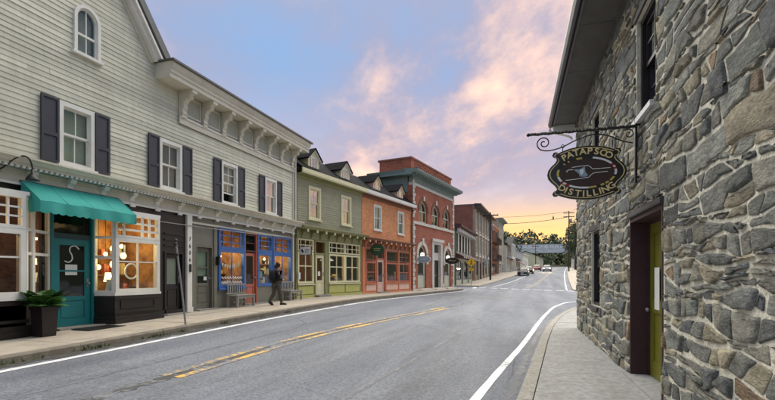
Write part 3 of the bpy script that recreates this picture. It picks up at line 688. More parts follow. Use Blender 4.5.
# ================================================================== clapboard building (left)
def clapboard_building():
    T = thing('clapboard_building', 'pale green clapboard building with navy shutters, bracketed cornice and two shopfronts', 'building', (-9.944, 0, 0), R(90))
    XE = 17.65
    wins = [(7.28, 8.12), (10.10, 10.96), (12.76, 13.64), (15.36, 16.23)]
    WZ = (3.99, 5.40)
    rake = lambda z: 10.02 - (z - 7.50) / 1.28
    holes = [(a + .02, b - .02, WZ[0] + .02, WZ[1] - .02) for a, b in wins]
    # structural wall behind the boards
    bm = MB().wall(3.0, XE, 3.70, 7.45, holes + [(7.66, 8.24, 6.68, 7.45)], 0.004, .25)
    bm.build('upper_wall', 'siding_back', T)
    gb_ = MB().prism([(3.0, 7.4501), (7.66, 7.4501), (7.66, 7.75), (8.24, 7.75), (8.24, 7.4501), (10.02, 7.4501), (6.5, 7.5 + (10.02 - 6.5) * 1.28), (3.0, 7.5 + .0)], .004, .25); gb_.build('gable_wall', 'siding_back', T)
    arch = (7.95, 7.50, .30)
    def arch_cut(z):
        if 6.66 < z <= 7.5: return (arch[0] - .30, arch[0] + .30)
        if 7.5 < z < 7.8: h = math.sqrt(max(0, .09 - (z - 7.5) ** 2)); return (arch[0] - h, arch[0] + h)
    cuts = [rect_cut(a, b, *WZ) for a, b in wins] + [arch_cut, lambda z: (10.85, XE + .1) if z > 6.06 else None]
    boards(T, 3.0, XE, 3.86, 11.9, .113, 'siding', cuts, right_edge=lambda z: XE if z < 7.0 else rake(z) if z > 7.5 else 10.9, left_edge=lambda z: 3.0 if z < 7.5 else 3.0 + (z - 7.5) / 1.28)
    MB().box(XE - .12, XE + .012, -.04, .3, .2, 6.05).build('corner_board', 'cream_trim', T)
    # side return of the building towards the green neighbour, body and roof
    MB().box(XE - .2, XE, .26, 9.0, .0, 7.2).build('side_wall', 'siding_back', T)
    MB().prism([(10.3, 7.42), (18.15, 7.42), (18.15, 7.47), (10.3, 7.47)], -.6, 9.0).build('flat_roof', 'lead_roof', T)
    MB().box(3.0, XE - .2, 8.9, 9.1, 0, 7.4).build('rear_wall', 'siding_back', T)
    MB().prism([(10.2, 7.46), (10.34, 7.62), (6.5, 12.25), (6.5, 12.05)], -.26, 9.0).build('gable_roof', 'lead_roof', T)
    MB().prism([(6.5, 12.05), (6.5, 12.25), (2.6, 7.6), (2.75, 7.46)], -.26, 9.0).build('gable_roof', 'lead_roof', T)
    # raking board with a bed mould
    for (w0, w1, p, mname) in ((.0, .27, .05, 'cream_trim'), (.12, .27, .17, 'white_trim'), (.225, .29, .25, 'white_trim')):
        dx, dz = 3.52, -3.52 * 1.28; nx, nz = .788, .615
        a = (6.5 + nx * (w0 - .27), 12.006 + nz * (w0 - .27)); b = (10.02 + nx * (w0 - .27), 7.5 + nz * (w0 - .27)); c = (10.02 + nx * (w1 - .27), 7.5 + nz * (w1 - .27)); d = (6.5 + nx * (w1 - .27), 12.006 + nz * (w1 - .27))
        MB().prism([a, b, c, d], -p, 0.003).build('rake_board', mname, T)
    # main cornice: frieze, panels, brackets, crown
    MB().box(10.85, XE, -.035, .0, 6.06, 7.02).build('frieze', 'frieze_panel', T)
    MB().box(10.83, XE + .02, -.075, -.036, 6.03, 6.22).build('frieze_band', 'cream_trim', T)
    MB().box(10.83, XE + .02, -.10, -.076, 6.20, 6.25).build('frieze_mould', 'white_trim', T)
    MB().box(10.83, 10.99, -.055, -.0355, 6.25, 7.0).build('frieze_stile', 'cream_trim', T)
    bx = [10.97 + i * .922 for i in range(8)]
    for i, x in enumerate(bx):
        b = MB(); scroll_bracket(b, x, .16, .44, 6.995, .76); b.box(x - .10, x + .10, -.50, -.30, 6.90, 6.998); b.box(x - .095, x + .095, -.13, -.02, 6.22, 6.29); b.build('bracket', 'cream_trim', T)
        if i < 7:
            MB().frame(x + .14, x + .922 - .14, 6.33, 6.93, .045, -.058, -.0355).build('frieze_panel', 'cream_trim', T)
    prof = [(.0, 7.0), (-.52, 7.0), (-.52, 7.12), (-.55, 7.13), (-.55, 7.20), (-.60, 7.26), (-.64, 7.36), (-.64, 7.42), (.0, 7.42)]
    MB().prism(prof, 9.98, 18.12, 'x').build('crown', 'cream_trim', T)
    MB().prism([(-.645, 7.385), (-.70, 7.40), (-.70, 7.455), (.1, 7.47), (.1, 7.425), (-.645, 7.425)], 9.92, 18.2, 'x').build('gutter', 'gutter_metal', T)
    MB().tube([(XE + .06, -.08, 6.95), (XE + .06, -.08, 3.9)], .04).build('downspout', 'white_trim', T)
    # upper windows and shutters
    backs = ['blind', 'gray_paint', 'curtain', 'curtain']
    for i, (a, b) in enumerate(wins):
        o = sash_window(T, a, b, *WZ, cols=2, rt=(1, 1, 2, 1)[i], rb=1, glass=('glass', 'glass', 'glass', 'mirror_glass')[i], back=backs[i], open_gap=(0, 0, .28, 0)[i])
        for s in (0, 1):
            x0 = a - .40 if s == 0 else b + .015; x1 = x0 + .385
            sh = MB().frame(x0, x1, WZ[0] - .01, WZ[1] + .0, .05, -.075, -.034); zm = WZ[0] + .60; sh.box(x0 + .05, x1 - .05, -.075, -.034, zm - .04, zm + .04)
            so = sh.build('shutter', 'shutter', T)
            for (q0, q1) in ((WZ[0] + .04, zm - .04), (zm + .04, WZ[1] - .05)):
                MB().box(x0 + .05, x1 - .05, -.056, -.036, q0, q1).build('shutter_panel', 'shutter', so)
    # round-headed attic window
    def arc(r, n=14, z=7.5, cx=7.95): return [(cx + r * math.cos(math.pi * k / n), z + r * math.sin(math.pi * k / n)) for k in range(n + 1)]
    def archband(mb, ro, ri, zb, y0, y1):
        o_, i_ = arc(ro), arc(ri)
        for k in range(14): mb.prism([o_[k], o_[k + 1], i_[k + 1], i_[k]], y0, y1)
        mb.box(7.95 - ro, 7.95 - ri, y0, y1, zb, 7.5); mb.box(7.95 + ri, 7.95 + ro, y0, y1, zb, 7.5); return mb
    w = archband(MB(), .33, .255, 6.66, -.06, .1).box(7.57, 8.33, -.10, -.005, 6.60, 6.66).build('arched_window', 'white_trim', T)
    archband(MB(), .255, .215, 6.70, .0, .035).box(7.735, 8.165, .0, .035, 6.66, 6.72).box(7.735, 8.165, -.01, .04, 7.09, 7.14).box(7.938, 7.962, .005, .03, 6.72, 7.715).build('sash', 'white_trim', w)
    MB().prism([(7.735, 6.72), (8.165, 6.72)] + arc(.215), .014, .018).build('pane', 'glass', w)
    MB().prism([(7.735, 6.72), (8.165, 6.72)] + arc(.215), .12, .13).build('curtain', 'curtain', w)
    MB().box(7.6, 8.3, .26, .28, 6.6, 7.9).build('room_backing', 'dark_room', w)
    # shop cornice along the whole front
    MB().box(3.0, XE + .02, -.06, .0, 3.36, 3.70).build('shop_frieze', 'cream_trim', T)
    MB().box(3.0, XE + .02, -.085, -.061, 3.35, 3.40).build('frieze_bead', 'white_trim', T)
    MB().prism([(.0, 3.70), (-.33, 3.70), (-.33, 3.745), (-.36, 3.75), (-.40, 3.80), (-.45, 3.83), (-.45, 3.862), (-.02, 3.90), (.0, 3.90)], 3.0, XE + .22, 'x').build('shop_crown', 'cream_trim', T)
    d = MB(); x = 3.05
    while x < XE + .15: d.box(x, x + .055, -.32, -.26, 3.655, 3.70); x += .11
    kind(d.build('dentils', 'white_trim', T), 'stuff')
    MB().box(3.0, XE + .2, -.262, -.12, 3.66, 3.70).build('dentil_board', 'verdigris', T)  # dark green colour paints in the soffit shadow behind the dentils
    for i in range(17):
        x = 4.17 + i * .832; b = MB(); scroll_bracket(b, x, .13, .22, 3.658, .29); b.box(x - .075, x + .075, -.11, -.062, 3.30, 3.37); b.build('bracket', 'white_trim', T)
    # ---- black shopfront
    MB().wall(3.0, 11.14, .1, 3.36, [(4.2, 9.70, .1, 3.12), (10.34, 11.0, .1, 2.16)], 0.0, .2).build('black_front', 'black_paint', T)
    # left bay: front, canted side of two lights
    y = -.40
    MB().box(3.6, 6.36, y, .0, .1, 1.0).build('bay_base', 'black_paint', T)
    for (z0, z1, p) in ((.1, .42, .10), (.42, .52, .07), (.58, .64, .035), (.92, 1.0, .03)):
        MB().prism([(3.55, y - p), (6.36 + p, y - p), (7.17, .1 - p), (7.17, .2), (3.55, .2)], z0, z1, 'z').build('base_moulding', 'black_paint', T)
    MB().prism([(3.6, y + .0), (6.35, y), (7.14, .1), (3.6, .1)], .1, 1.02, 'z').build('bay_plinth', 'black_paint', T)
    MB().prism([(3.55, y - .04), (6.40, y - .04), (7.17, .07), (3.55, .07)], 1.021, 1.085, 'z').build('bay_sill', 'white_trim', T)
    shop_window(T, 4.55, 6.34, 1.087, 2.42, 'white_trim', glass='dark_glass', y=y, cols=[0, .5, 1], rows=[0, .60, 1], fw=.10)
    shop_window(T, 4.55, 6.34, 2.425, 3.10, 'white_trim', glass='dark_glass', y=y, cols=[0, .28, .5, .72, .86, 1], rows=3, fw=.07)
    MB().prism([(3.55, y - .03), (6.38, y - .03), (7.17, .1), (3.55, .1)], 3.10, 3.17, 'z').build('bay_head', 'white_trim', T)
    def canted(p0, p1, spec, trim):
        e = bpy.data.objects.new('side_light', MB().mesh('side_light')); COL.objects.link(e); e.parent = T
        e.location = (p0[0], p0[1], 0); e.rotation_euler = (0, 0, math.atan2(p1[1] - p0[1], p1[0] - p0[0])); L_ = math.hypot(p1[0] - p0[0], p1[1] - p0[1])
        fr = MB(); xs = [0] + [L_ * s for s in spec] + [L_]; fw = .05; q = .05
        for v in xs:
            a, b = max(0, v - fw), min(L_, v + fw); fr.box(a, b, -.03, .06, 1.087, 3.10)
        for i in range(len(xs) - 1):
            a, b = xs[i] + fw, xs[i + 1] - fw
            for z in (1.087, 1.92, 2.40, 3.04): fr.box(a, b, -.02, .05, z, z + .06)
        me = fr.mesh('side_light'); me.materials.append(M(trim)); e.data = me
        for i in range(len(xs) - 1):
            a, b = xs[i] + fw, xs[i + 1] - fw
            for (z0, z1) in ((1.147, 1.92), (1.98, 2.40), (2.46, 3.04)): MB().box(a, b, .01, .016, z0, z1).build('pane', 'dark_glass' if trim == 'white_trim' and p0[0] < 7 else 'glass', e)
        return e
    canted((6.345, y + .01), (7.15, .085), (.28,), 'white_trim')
    interior_poly(T, [(4.3, -.30), (6.28, -.30), (7.06, .18), (7.06, .80), (4.3, .80)], (2, 3, 4), 1.09, 3.09, 'brown_room')
    lamp(T, (5.6, .3, 2.7), 10)
    # teal entrance
    MB().frame(7.15, 8.16, .30, 3.12, .06, .02, .16, wb=.03).build('door_frame', 'teal_paint', T)
    MB().box(7.21, 8.10, .03, .14, 2.34, 2.46).build('transom_bar', 'dark_teal', T)
    MB().box(7.21, 8.10, .08, .09, 2.46, 3.06).build('transom_pane', 'dark_glass', T)
    dr = panel_door(T, 7.22, 8.09, .36, 2.34, 'teal_paint', y=.06, glass_from=.34, glass='dark_glass', split=2, inset=.14, name='teal_door')
    MB().box(7.50, 7.78, .072, .076, 1.52, 1.76).build('paper_notice', 'paper', dr)
    sp = [(7.48 + .28 * u, .066, 1.80 + .40 * v) for u, v in ((1.2, .80), (.90, .98), (.50, .90), (.42, .68), (.58, .46), (.62, .20), (.34, .03), (.0, .10))]
    MB().tube(smoothpath(sp, 6), .014, 5).build('door_lettering', 'sign_white', dr)
    MB().box(7.1, 8.2, -.30, .2, .2, .355).build('door_step', 'stone_step', T)
    interior(T, 7.08, 8.22, .3, 3.2, .3, 1.2, 'dark_room')
    # right bay, lit inside
    x0, x1 = 8.36, 9.72
    MB().prism([(8.17, .05), (x0, y), (x1, y), (x1, .2), (8.17, .2)], .1, 1.02, 'z').build('bay_plinth', 'black_paint', T)
    for (z0, z1, p) in ((.1, .44, .12), (.44, .53, .08), (.60, .66, .035), (.93, 1.02, .03)):
        MB().prism([(8.165 - p * .3, .05), (x0 - p * .7, y - p), (x1 + p * .5, y - p), (x1 + p * .5, .2), (8.165, .2)], z0, z1, 'z').build('base_moulding', 'black_paint', T)
    MB().frame(x0 + .16, x1 - .16, .70, .89, .025, y - .018, y - .0005).build('base_panel', 'black_paint', T)
    MB().prism([(8.16, .05), (x0 - .03, y - .04), (x1 + .03, y - .04), (x1 + .03, .1), (8.16, .1)], 1.021, 1.085, 'z').build('bay_sill', 'white_trim', T)
    shop_window(T, x0, x1, 1.087, 2.44, 'white_trim', y=y, cols=[0, .5, 1], rows=[0, .58, 1], fw=.095, mw=.03)
    shop_window(T, x0, x1, 2.445, 3.06, 'white_trim', y=y, cols=[0, .17, .62, .80, 1], rows=[0, .30, .66, 1], fw=.06, mw=.05)
    canted((8.175, .045), (x0 - .002, y + .01), (), 'white_trim')
    MB().prism([(8.16, .05), (x0 - .02, y - .03), (x1 + .02, y - .03), (x1 + .02, .1), (8.16, .1)], 3.06, 3.13, 'z').build('bay_head', 'white_trim', T)
    MB().box(x1 - .05, x1 - .001, y + .005, .0, 1.09, 3.05).build('bay_return', 'white_trim', T)
    interior_poly(T, [(8.24, .13), (8.43, -.31), (9.66, -.31), (9.66, .67), (8.24, .67)], (2, 3, 4), 1.04, 3.05, 'warm_room', 'lit_interior')
    MB().box(8.40, 9.62, y + .12, .6, 1.0, 1.03).build('display_shelf', 'brown_room', T)
    for (bx_, by, bz, r) in ((8.85, .25, 2.20, .055), (9.05, .10, 2.02, .075), (8.98, .35, 1.80, .09), (9.22, .35, 2.28, .05), (8.62, .2, 2.05, .05), (8.55, .35, 1.72, .06), (9.1, .4, 2.42, .05)):
        pb = MB().sphere((bx_, by, bz), r, 1.15).build('pendant_bulb', 'bulb_on', T, True); MB().tube([(bx_, by, bz + r), (bx_, by, 3.18)], .006, 5).build('flex', 'black_metal', pb)
    ring = [(9.02 + .19 * math.cos(t), -.20, 1.62 + .19 * math.sin(t)) for t in np.linspace(0, 2 * math.pi, 30)]
    MB().tube(ring, .022, 6, cap=False).build('display_hoop', 'sign_white', T, True)
    MB().lathe([(.10, 0), (.06, .22)], (8.52, .0, 1.36), 14).build('lamp_shade', 'shade_on', T, True)
    MB().lathe([(.05, 0), (.02, .05), (.015, .36)], (8.52, .0, 1.0), 10).build('lamp_foot', 'gold', T)
    for (a, b, c, h, mm) in ((9.35, .1, .10, .22, 'jacket'), (9.52, .0, .12, .16, 'shutter'), (9.2, .2, .08, .30, 'salmon_paint'), (8.75, .1, .07, .18, 'gold'), (8.42, -.15, .09, .42, 'paper')):
        MB().lathe([(c * .7, 0), (c, h * .3), (c * .6, h * .8), (c * .75, h)], (a, b, 1.0), 10).build('display_item', mm, T, True)
    MB().box(8.3, 9.6, .48, .66, 1.5, 1.54).box(8.3, 9.6, .48, .66, 2.0, 2.04).build('wall_shelf', 'brown_room', T)
    for k in range(14):
        a = 8.3 + random.random() * 1.1; zz = random.choice((1.54, 2.04)); MB().box(a, a + random.uniform(.05, .16), .50, .62, zz, zz + random.uniform(.1, .32)).build('display_item', random.choice(('salmon_paint', 'gold', 'pale_green', 'paper', 'blue_paint', 'maroon')), T)
    MB().box(8.44, 8.47, -.30, -.18, 1.01, 1.01 + .46).build('display_card', 'paper', T)
    lamp(T, (9.0, .1, 2.45), 5.5); lamp(T, (8.6, .0, 1.85), 2)
    # black side door with panel work
    d2 = panel_door(T, 10.36, 10.98, .42, 2.14, 'black_paint', y=.06, glass_from=.46, glass='glass', panels=1, inset=.11, name='black_door')
    MB().box(10.47, 10.87, .11, .12, 1.26, 2.02).build('door_blind', 'curtain', d2)
    MB().box(10.3, 11.04, .24, .26, .3, 2.2).build('room_backing', 'dark_room', T)
    MB().frame(10.30, 11.04, .40, 2.20, .05, -.03, .05, wb=.02).build('door_frame', 'black_paint', T)
    for z in (2.36, 2.52, 2.70): MB().box(10.30, 11.04, -.03, -.001, z, z + .045).build('panel_rail', 'black_paint', T)
    MB().box(10.2, 11.1, -.25, .2, .2, .415).build('door_step', 'stone_step', T)
    MB().box(9.74, 10.24, -.025, -.001, 1.04, 1.10).box(9.74, 11.1, -.03, -.001, .42, .52).build('wall_rail', 'black_paint', T)
    # white pilaster with the street number
    p = MB().box(11.14, 11.345, -.075, .2, .1, 3.352).box(11.12, 11.365, -.095, -.0755, .1, .55).build('pilaster', 'white_trim', T)
    for k, ch in enumerate('7606'):
        me = text_mesh(ch, .17, .004); me.materials.append(M('black_metal')); o = put('numeral', me, p); o.location = (11.243, -.079, 2.62 - k * .21); o.rotation_euler = (R(90), 0, 0)
    MB().box(11.215, 11.275, -.115, -.0755, 1.62, 1.86).build('doorbell', 'black_metal', p)
    # ---- gray shopfront with blue windows
    MB().wall(11.345, XE, .1, 3.36, [(11.58, 12.34, .1, 2.44), (12.62, 14.09, 1.10, 3.13), (14.09, 14.90, .1, 3.13), (14.90, 17.46, 1.10, 3.13)], 0.0, .2).build('gray_front', 'gray_paint', T)
    for a in (11.40, 12.40): MB().box(a, a + .14, -.04, -.001, .2, 3.1).build('flat_pilaster', 'gray_paint', T)
    MB().box(11.36, XE, -.05, -.001, 3.12, 3.18).build('picture_mould', 'cream_trim', T)
    MB().frame(11.56, 12.36, .42, 2.46, .05, -.03, .06, wb=.02).build('door_frame', 'gray_door', T)
    d3 = panel_door(T, 11.61, 12.31, .46, 2.40, 'gray_door', y=.07, glass_from=.42, glass='glass', panels=2, split=2, inset=.12, name='gray_door')
    MB().box(11.73, 12.19, .13, .14, 1.50, 2.3).build('door_blind', 'blind', d3); MB().box(12.03, 12.17, .078, .082, 1.36, 1.48).build('notice', 'paper', d3)
    MB().box(11.5, 12.4, .30, .32, .3, 2.5).build('room_backing', 'dark_room', T)
    MB().box(11.5, 12.42, -.22, .2, .2, .455).build('door_step', 'stone_step', T)
    MB().box(12.47, 12.55, -.16, -.041, 1.86, 2.14).build('wall_lantern', 'black_metal', T)
    for a, b in ((12.62, 14.09), (15.96, 17.46)):
        shop_window(T, a, b, 1.10, 2.42, 'blue_paint', y=-.02, cols=2, rows=[0, 1], fw=.10, mw=.03)
        shop_window(T, a, b, 2.425, 3.13, 'blue_paint', glass='dark_glass', y=-.02, cols=[0, .14, .5, .86, 1], rows=[0, .3, .7, 1], fw=.08, mw=.035)
        MB().box(a - .05, b + .05, -.11, -.0, 1.03, 1.099).build('window_sill', 'blue_paint', T)
    shop_window(T, 14.90, 15.96, 1.10, 2.42, 'blue_paint', y=.0, cols=1, rows=1, fw=.12)
    shop_window(T, 14.90, 15.96, 2.425, 3.13, 'blue_paint', glass='dark_glass', y=.0, cols=[0, .2, .8, 1], rows=[0, .3, .7, 1], fw=.10, mw=.035)
    MB().frame(14.09, 14.90, .44, 3.13, .07, -.01, .1, wb=.02).build('door_frame', 'salmon_paint', T)
    panel_door(T, 14.17, 14.82, .48, 2.36, 'salmon_paint', y=.06, glass_from=.38, glass='dark_glass', panels=1, inset=.11, name='salmon_door')
    shop_window(T, 14.16, 14.83, 2.40, 3.06, 'plum_paint', glass='dark_glass', y=.05, cols=1, rows=2, fw=.05)
    MB().box(14.0, 16.0, -.30, .2, .2, .475).build('door_step', 'stone_step', T)
    interior(T, 12.64, 14.07, 1.0, 3.12, .05, 1.1, 'warm_room', name='lit_interior'); interior(T, 14.92, 17.44, 1.0, 3.12, .10, 1.1, 'warm_room', name='lit_interior'); interior(T, 14.1, 14.89, .3, 3.12, .2, 1.1, 'brown_room')
    for x in (12.9, 13.5, 15.4, 16.3, 16.9): lamp(T, (x, .5, 2.4), 5.5, (1, .74, .46)); pb = MB().sphere((x, .6, 2.2), .055).build('pendant_bulb', 'bulb_on', T, True); MB().tube([(x, .6, 2.25), (x, .6, 3.1)], .006, 5).build('flex', 'black_metal', pb)
    for zz in (1.12, 1.55, 1.98):
        for (a, b) in ((12.66, 14.05), (15.0, 17.4)): MB().box(a, b, .8, 1.13, zz, zz + .03).build('shop_shelf', 'brown_room', T)
    for k in range(70):
        a = random.choice((12.68 + random.random() * 1.2, 15.0 + random.random() * 2.3)); zz = random.choice((1.15, 1.15, 1.58, 2.01)); w = random.uniform(.05, .2); yy = random.uniform(.3, .9) if zz == 1.15 else .86
        MB().box(a, a + w, yy, yy + .12, zz, zz + random.uniform(.08, .33)).build('shop_ware', random.choice(('salmon_paint', 'gold', 'pale_green', 'paper', 'blue_paint', 'maroon', 'yellow_cream', 'sign_white', 'black_metal')), T)
    for k in range(9):      # bunting in the window
        a = 12.82 + k * .13; zc = 1.98 - .10 * math.sin(math.pi * k / 8); MB().prism([(a, zc), (a + .11, zc), (a + .055, zc - .15)], .10, .104).build('bunting_flag', random.choice(('sign_white', 'sign_white', 'pink_panel')), T)
    for k in range(16):     # white lettering-like scrollwork on the glass
        a = 12.80 + (k % 8) * .145; zz = 1.42 if k < 8 else 1.26; MB().tube(smoothpath([(a, -.004, zz), (a + .05, -.004, zz + .06), (a + .07, -.004, zz - .02), (a + .13, -.004, zz + .03)], 3), .011, 4).build('window_lettering', 'sign_white', T)
    MB().box(15.2, 15.6, .2, .24, 1.35, 1.75).build('framed_picture', 'sign_black', T); MB().box(15.26, 15.54, .195, .199, 1.41, 1.69).build('picture_sheet', 'sign_blue', T)
    return T
clapboard_building()

# ================================================================== green and orange row
ROW = Vector((-9.959, 17.919, 0)); RU = Vector((0.178, 0.984, 0)); RZ = math.atan2(.984, .178)
def arch_pts(cx, zs, r, n=12): return [(cx + r * math.cos(math.pi * k / n), zs + r * math.sin(math.pi * k / n)) for k in range(n + 1)]
def spandrels(mb, cx, zs, r, y0, y1, n=12):
    a = arch_pts(cx, zs, r, n); zt = zs + r
    for k in range(n // 2):
        mb.prism([a[k], (a[k][0], zt + .001), (a[k + 1][0], zt + .001), a[k + 1]], y0, y1); j = n - 1 - k
        mb.prism([a[j], (a[j][0], zt + .001), (a[j + 1][0], zt + .001), a[j + 1]], y0, y1)
def arch_band(mb, cx, zs, ri, ro, zb, y0, y1, n=12):
    o_, i_ = arch_pts(cx, zs, ro, n), arch_pts(cx, zs, ri, n)
    for k in range(n): mb.prism([o_[k], o_[k + 1], i_[k + 1], i_[k]], y0, y1)
    mb.box(cx - ro, cx - ri, y0, y1, zb, zs); mb.box(cx + ri, cx + ro, y0, y1, zb, zs); return mb
def dormer(T, cx, face, trim):
    """small pedimented roof dormer"""
    y0, w, zb, ze, zp = .02, .42, 6.46, 7.06, 7.54
    d = MB().prism([(cx - w, zb), (cx + w, zb), (cx + w, ze), (cx, zp - .06), (cx - w, ze)], y0, y0 + 1.1).build('dormer', face, T)
    r = MB()
    for s in (-1, 1): r.prism([(cx, zp), (cx + s * (w + .14), ze - .05), (cx + s * (w + .14), ze - .12), (cx, zp - .07)], y0 - .14, y0 + 1.3)
    r.build('dormer_roof', 'shingle', d)
    for s in (-1, 1): MB().prism([(cx + s * .002, zp - .075), (cx + s * (w + .11), ze - .125), (cx + s * (w + .11), ze - .17), (cx + s * .002, zp - .13)], y0 - .10, y0 - .002).build('barge_board', trim, d)
    MB().frame(cx - .24, cx + .24, zb + .06, ze + .03, .05, y0 - .03, y0 - .001).build('dormer_frame', trim, d)
    MB().box(cx - .19, cx + .19, y0 - .012, y0 - .008, zb + .11, ze - .02).build('pane', 'mirror_glass', d)
    MB().box(cx - .01, cx + .01, y0 - .022, y0 - .0125, zb + .11, ze - .05).box(cx - .16, cx - .01, y0 - .02, y0 - .0125, zb + .23, zb + .25).box(cx + .01, cx + .16, y0 - .02, y0 - .0125, zb + .23, zb + .25).build('muntin', trim, d)
def row_roof(T, L_, fascia, soff):
    MB().prism([(-.38, 6.22), (-.38, 6.36), (1.45, 7.56), (5.5, 7.62), (5.5, 7.3), (1.3, 7.2)], -.02, L_ + .02, 'x').build('roof', 'shingle', T)
    MB().prism([(-.36, 6.10), (-.405, 6.16), (-.405, 6.33), (-.36, 6.33)], -.03, L_ + .03, 'x').build('fascia', fascia, T)
    MB().box(.0, L_, -.36, .0, 6.10, 6.13).build('eave_soffit', soff, T)
    MB().box(.0, L_, -.06, -.001, 5.92, 6.10).build('eave_frieze', soff, T)
    MB().box(.0, L_, 5.0, 5.2, .1, 7.3).box(.0, .2, .21, 5.0, .1, 6.6).box(L_ - .2, L_, .21, 5.0, .1, 6.6).build('rear_walls', 'dark_room', T)
def shop_cornice(T, L_, z0, z1, proj, m, mb_, n, bw=.10, tip=None):
    MB().box(.0, L_, -.05, -.001, z0, z1 - .12).build('shop_frieze', m, T)
    MB().prism([(.0, z1 - .12), (-proj + .1, z1 - .12), (-proj + .08, z1 - .08), (-proj, z1 - .03), (-proj, z1), (.0, z1 + .06)], -.02, L_ + .02, 'x').build('shop_crown', m, T)
    for i in range(n):
        x = L_ * (i + .5) / n; b = MB(); scroll_bracket(b, x, bw, proj - .12, z1 - .121, (z1 - z0) * .75); o = b.build('bracket', mb_, T)
        if tip: MB().box(x - bw * .55, x + bw * .55, -proj + .085, -proj + .11, z1 - .25, z1 - .122).build('bracket_tip', tip, o)
def green_building():
    T = thing('green_building', 'olive green clapboard building with slate dormers and cream shop windows', 'building', ROW, RZ); L_ = 5.63
    W = [(.86, 1.80), (3.56, 4.52)]; Z = (4.16, 5.70)
    MB().wall(.0, L_, 3.5, 6.12, [(a + .02, b - .02, Z[0] + .02, Z[1] - .02) for a, b in W], .0, .2).build('upper_wall', 'green_siding', T)
    boards(T, .0, L_, 3.72, 6.0, .105, 'green_siding', [rect_cut(a, b, *Z) for a, b in W], joined=True, name='siding_boards')
    MB().box(.0, .10, -.045, -.001, 3.6, 6.0).build('corner_board', 'green_trim', T)
    for a, b in W: sash_window(T, a, b, *Z, trim='yellow_cream', tw=.11, cols=2, glass='mirror_glass', back='curtain')
    row_roof(T, L_, 'yellow_cream', 'green_trim')
    for c in (1.32, 4.03): dormer(T, c, 'yellow_cream', 'white_trim')
    shop_cornice(T, L_, 3.22, 3.74, .50, 'green_trim', 'green_trim', 8, tip='yellow_cream')
    MB().wall(.0, L_, .1, 3.5, [(.10, 1.26, 1.14, 3.20), (1.36, 2.24, .1, 3.20), (2.50, 5.42, 1.14, 3.20)], .0, .2).build('shop_front', 'green_trim', T)
    for (a, b) in ((.10, 1.26), (2.50, 3.92), (3.97, 5.42)):
        shop_window(T, a, b, 1.16, 2.60, 'yellow_cream', glass='dark_glass', y=.0, cols=2, rows=[0, .56, 1], fw=.09, mw=.05)
        shop_window(T, a, b, 2.64, 3.20, 'yellow_cream', glass='dark_glass', y=.0, cols=[0, .18, .5, .82, 1], rows=[0, .5, 1], fw=.06, mw=.04)
        MB().box(a - .03, b + .03, -.08, -.001, 1.08, 1.14).build('window_sill', 'yellow_cream', T)
        MB().box(a + .02, b - .02, -.03, -.001, .66, 1.03).build('base_panel', 'green_panel', T)
    MB().box(.0, 1.34, -.06, -.001, .3, .62).box(2.3, L_, -.06, -.001, .3, .62).build('base_board', 'green_panel', T)
    MB().frame(1.36, 2.24, .5, 3.20, .07, -.03, .08, wb=.02).box(1.43, 2.17, -.02, .07, 2.52, 2.60).build('door_frame', 'green_trim', T)
    MB().box(1.43, 2.17, .03, .036, 2.6, 3.13).build('transom_pane', 'dark_glass', T)
    d = panel_door(T, 1.44, 2.16, .60, 2.51, 'yellow_cream', y=.03, glass_from=.36, glass='dark_glass', inset=.15, name='cream_door')
    MB().box(1.68, 1.86, .045, .049, 1.5, 1.72).build('door_notice', 'paper', d)
    MB().box(1.3, 2.3, -.32, .2, .3, .595).build('door_step', 'stone_step', T)
    interior(T, .05, L_ - .05, .9, 3.3, .22, 2.2, 'brown_room')
    MB().lathe([(.03, .22), (.10, .20), (.34, .04), (.36, 0)], (3.6, .9, 2.3), 18).build('pendant_shade', 'globe_on', T, True)
    for k in range(12): a = 2.6 + random.random() * 2.5; MB().box(a, a + random.uniform(.1, .4), .6, .9, 1.0, 1.0 + random.uniform(.15, .6)).build('shop_ware', random.choice(('paper', 'gold', 'shutter', 'salmon_paint', 'pale_green')), T)
    lamp(T, (3.6, .9, 2.0), 16); lamp(T, (.7, .9, 2.6), 6)
    MB().box(.02, .14, -.14, -.06, 1.35, 1.65).build('meter_box', 'sign_white', T)
green_building()
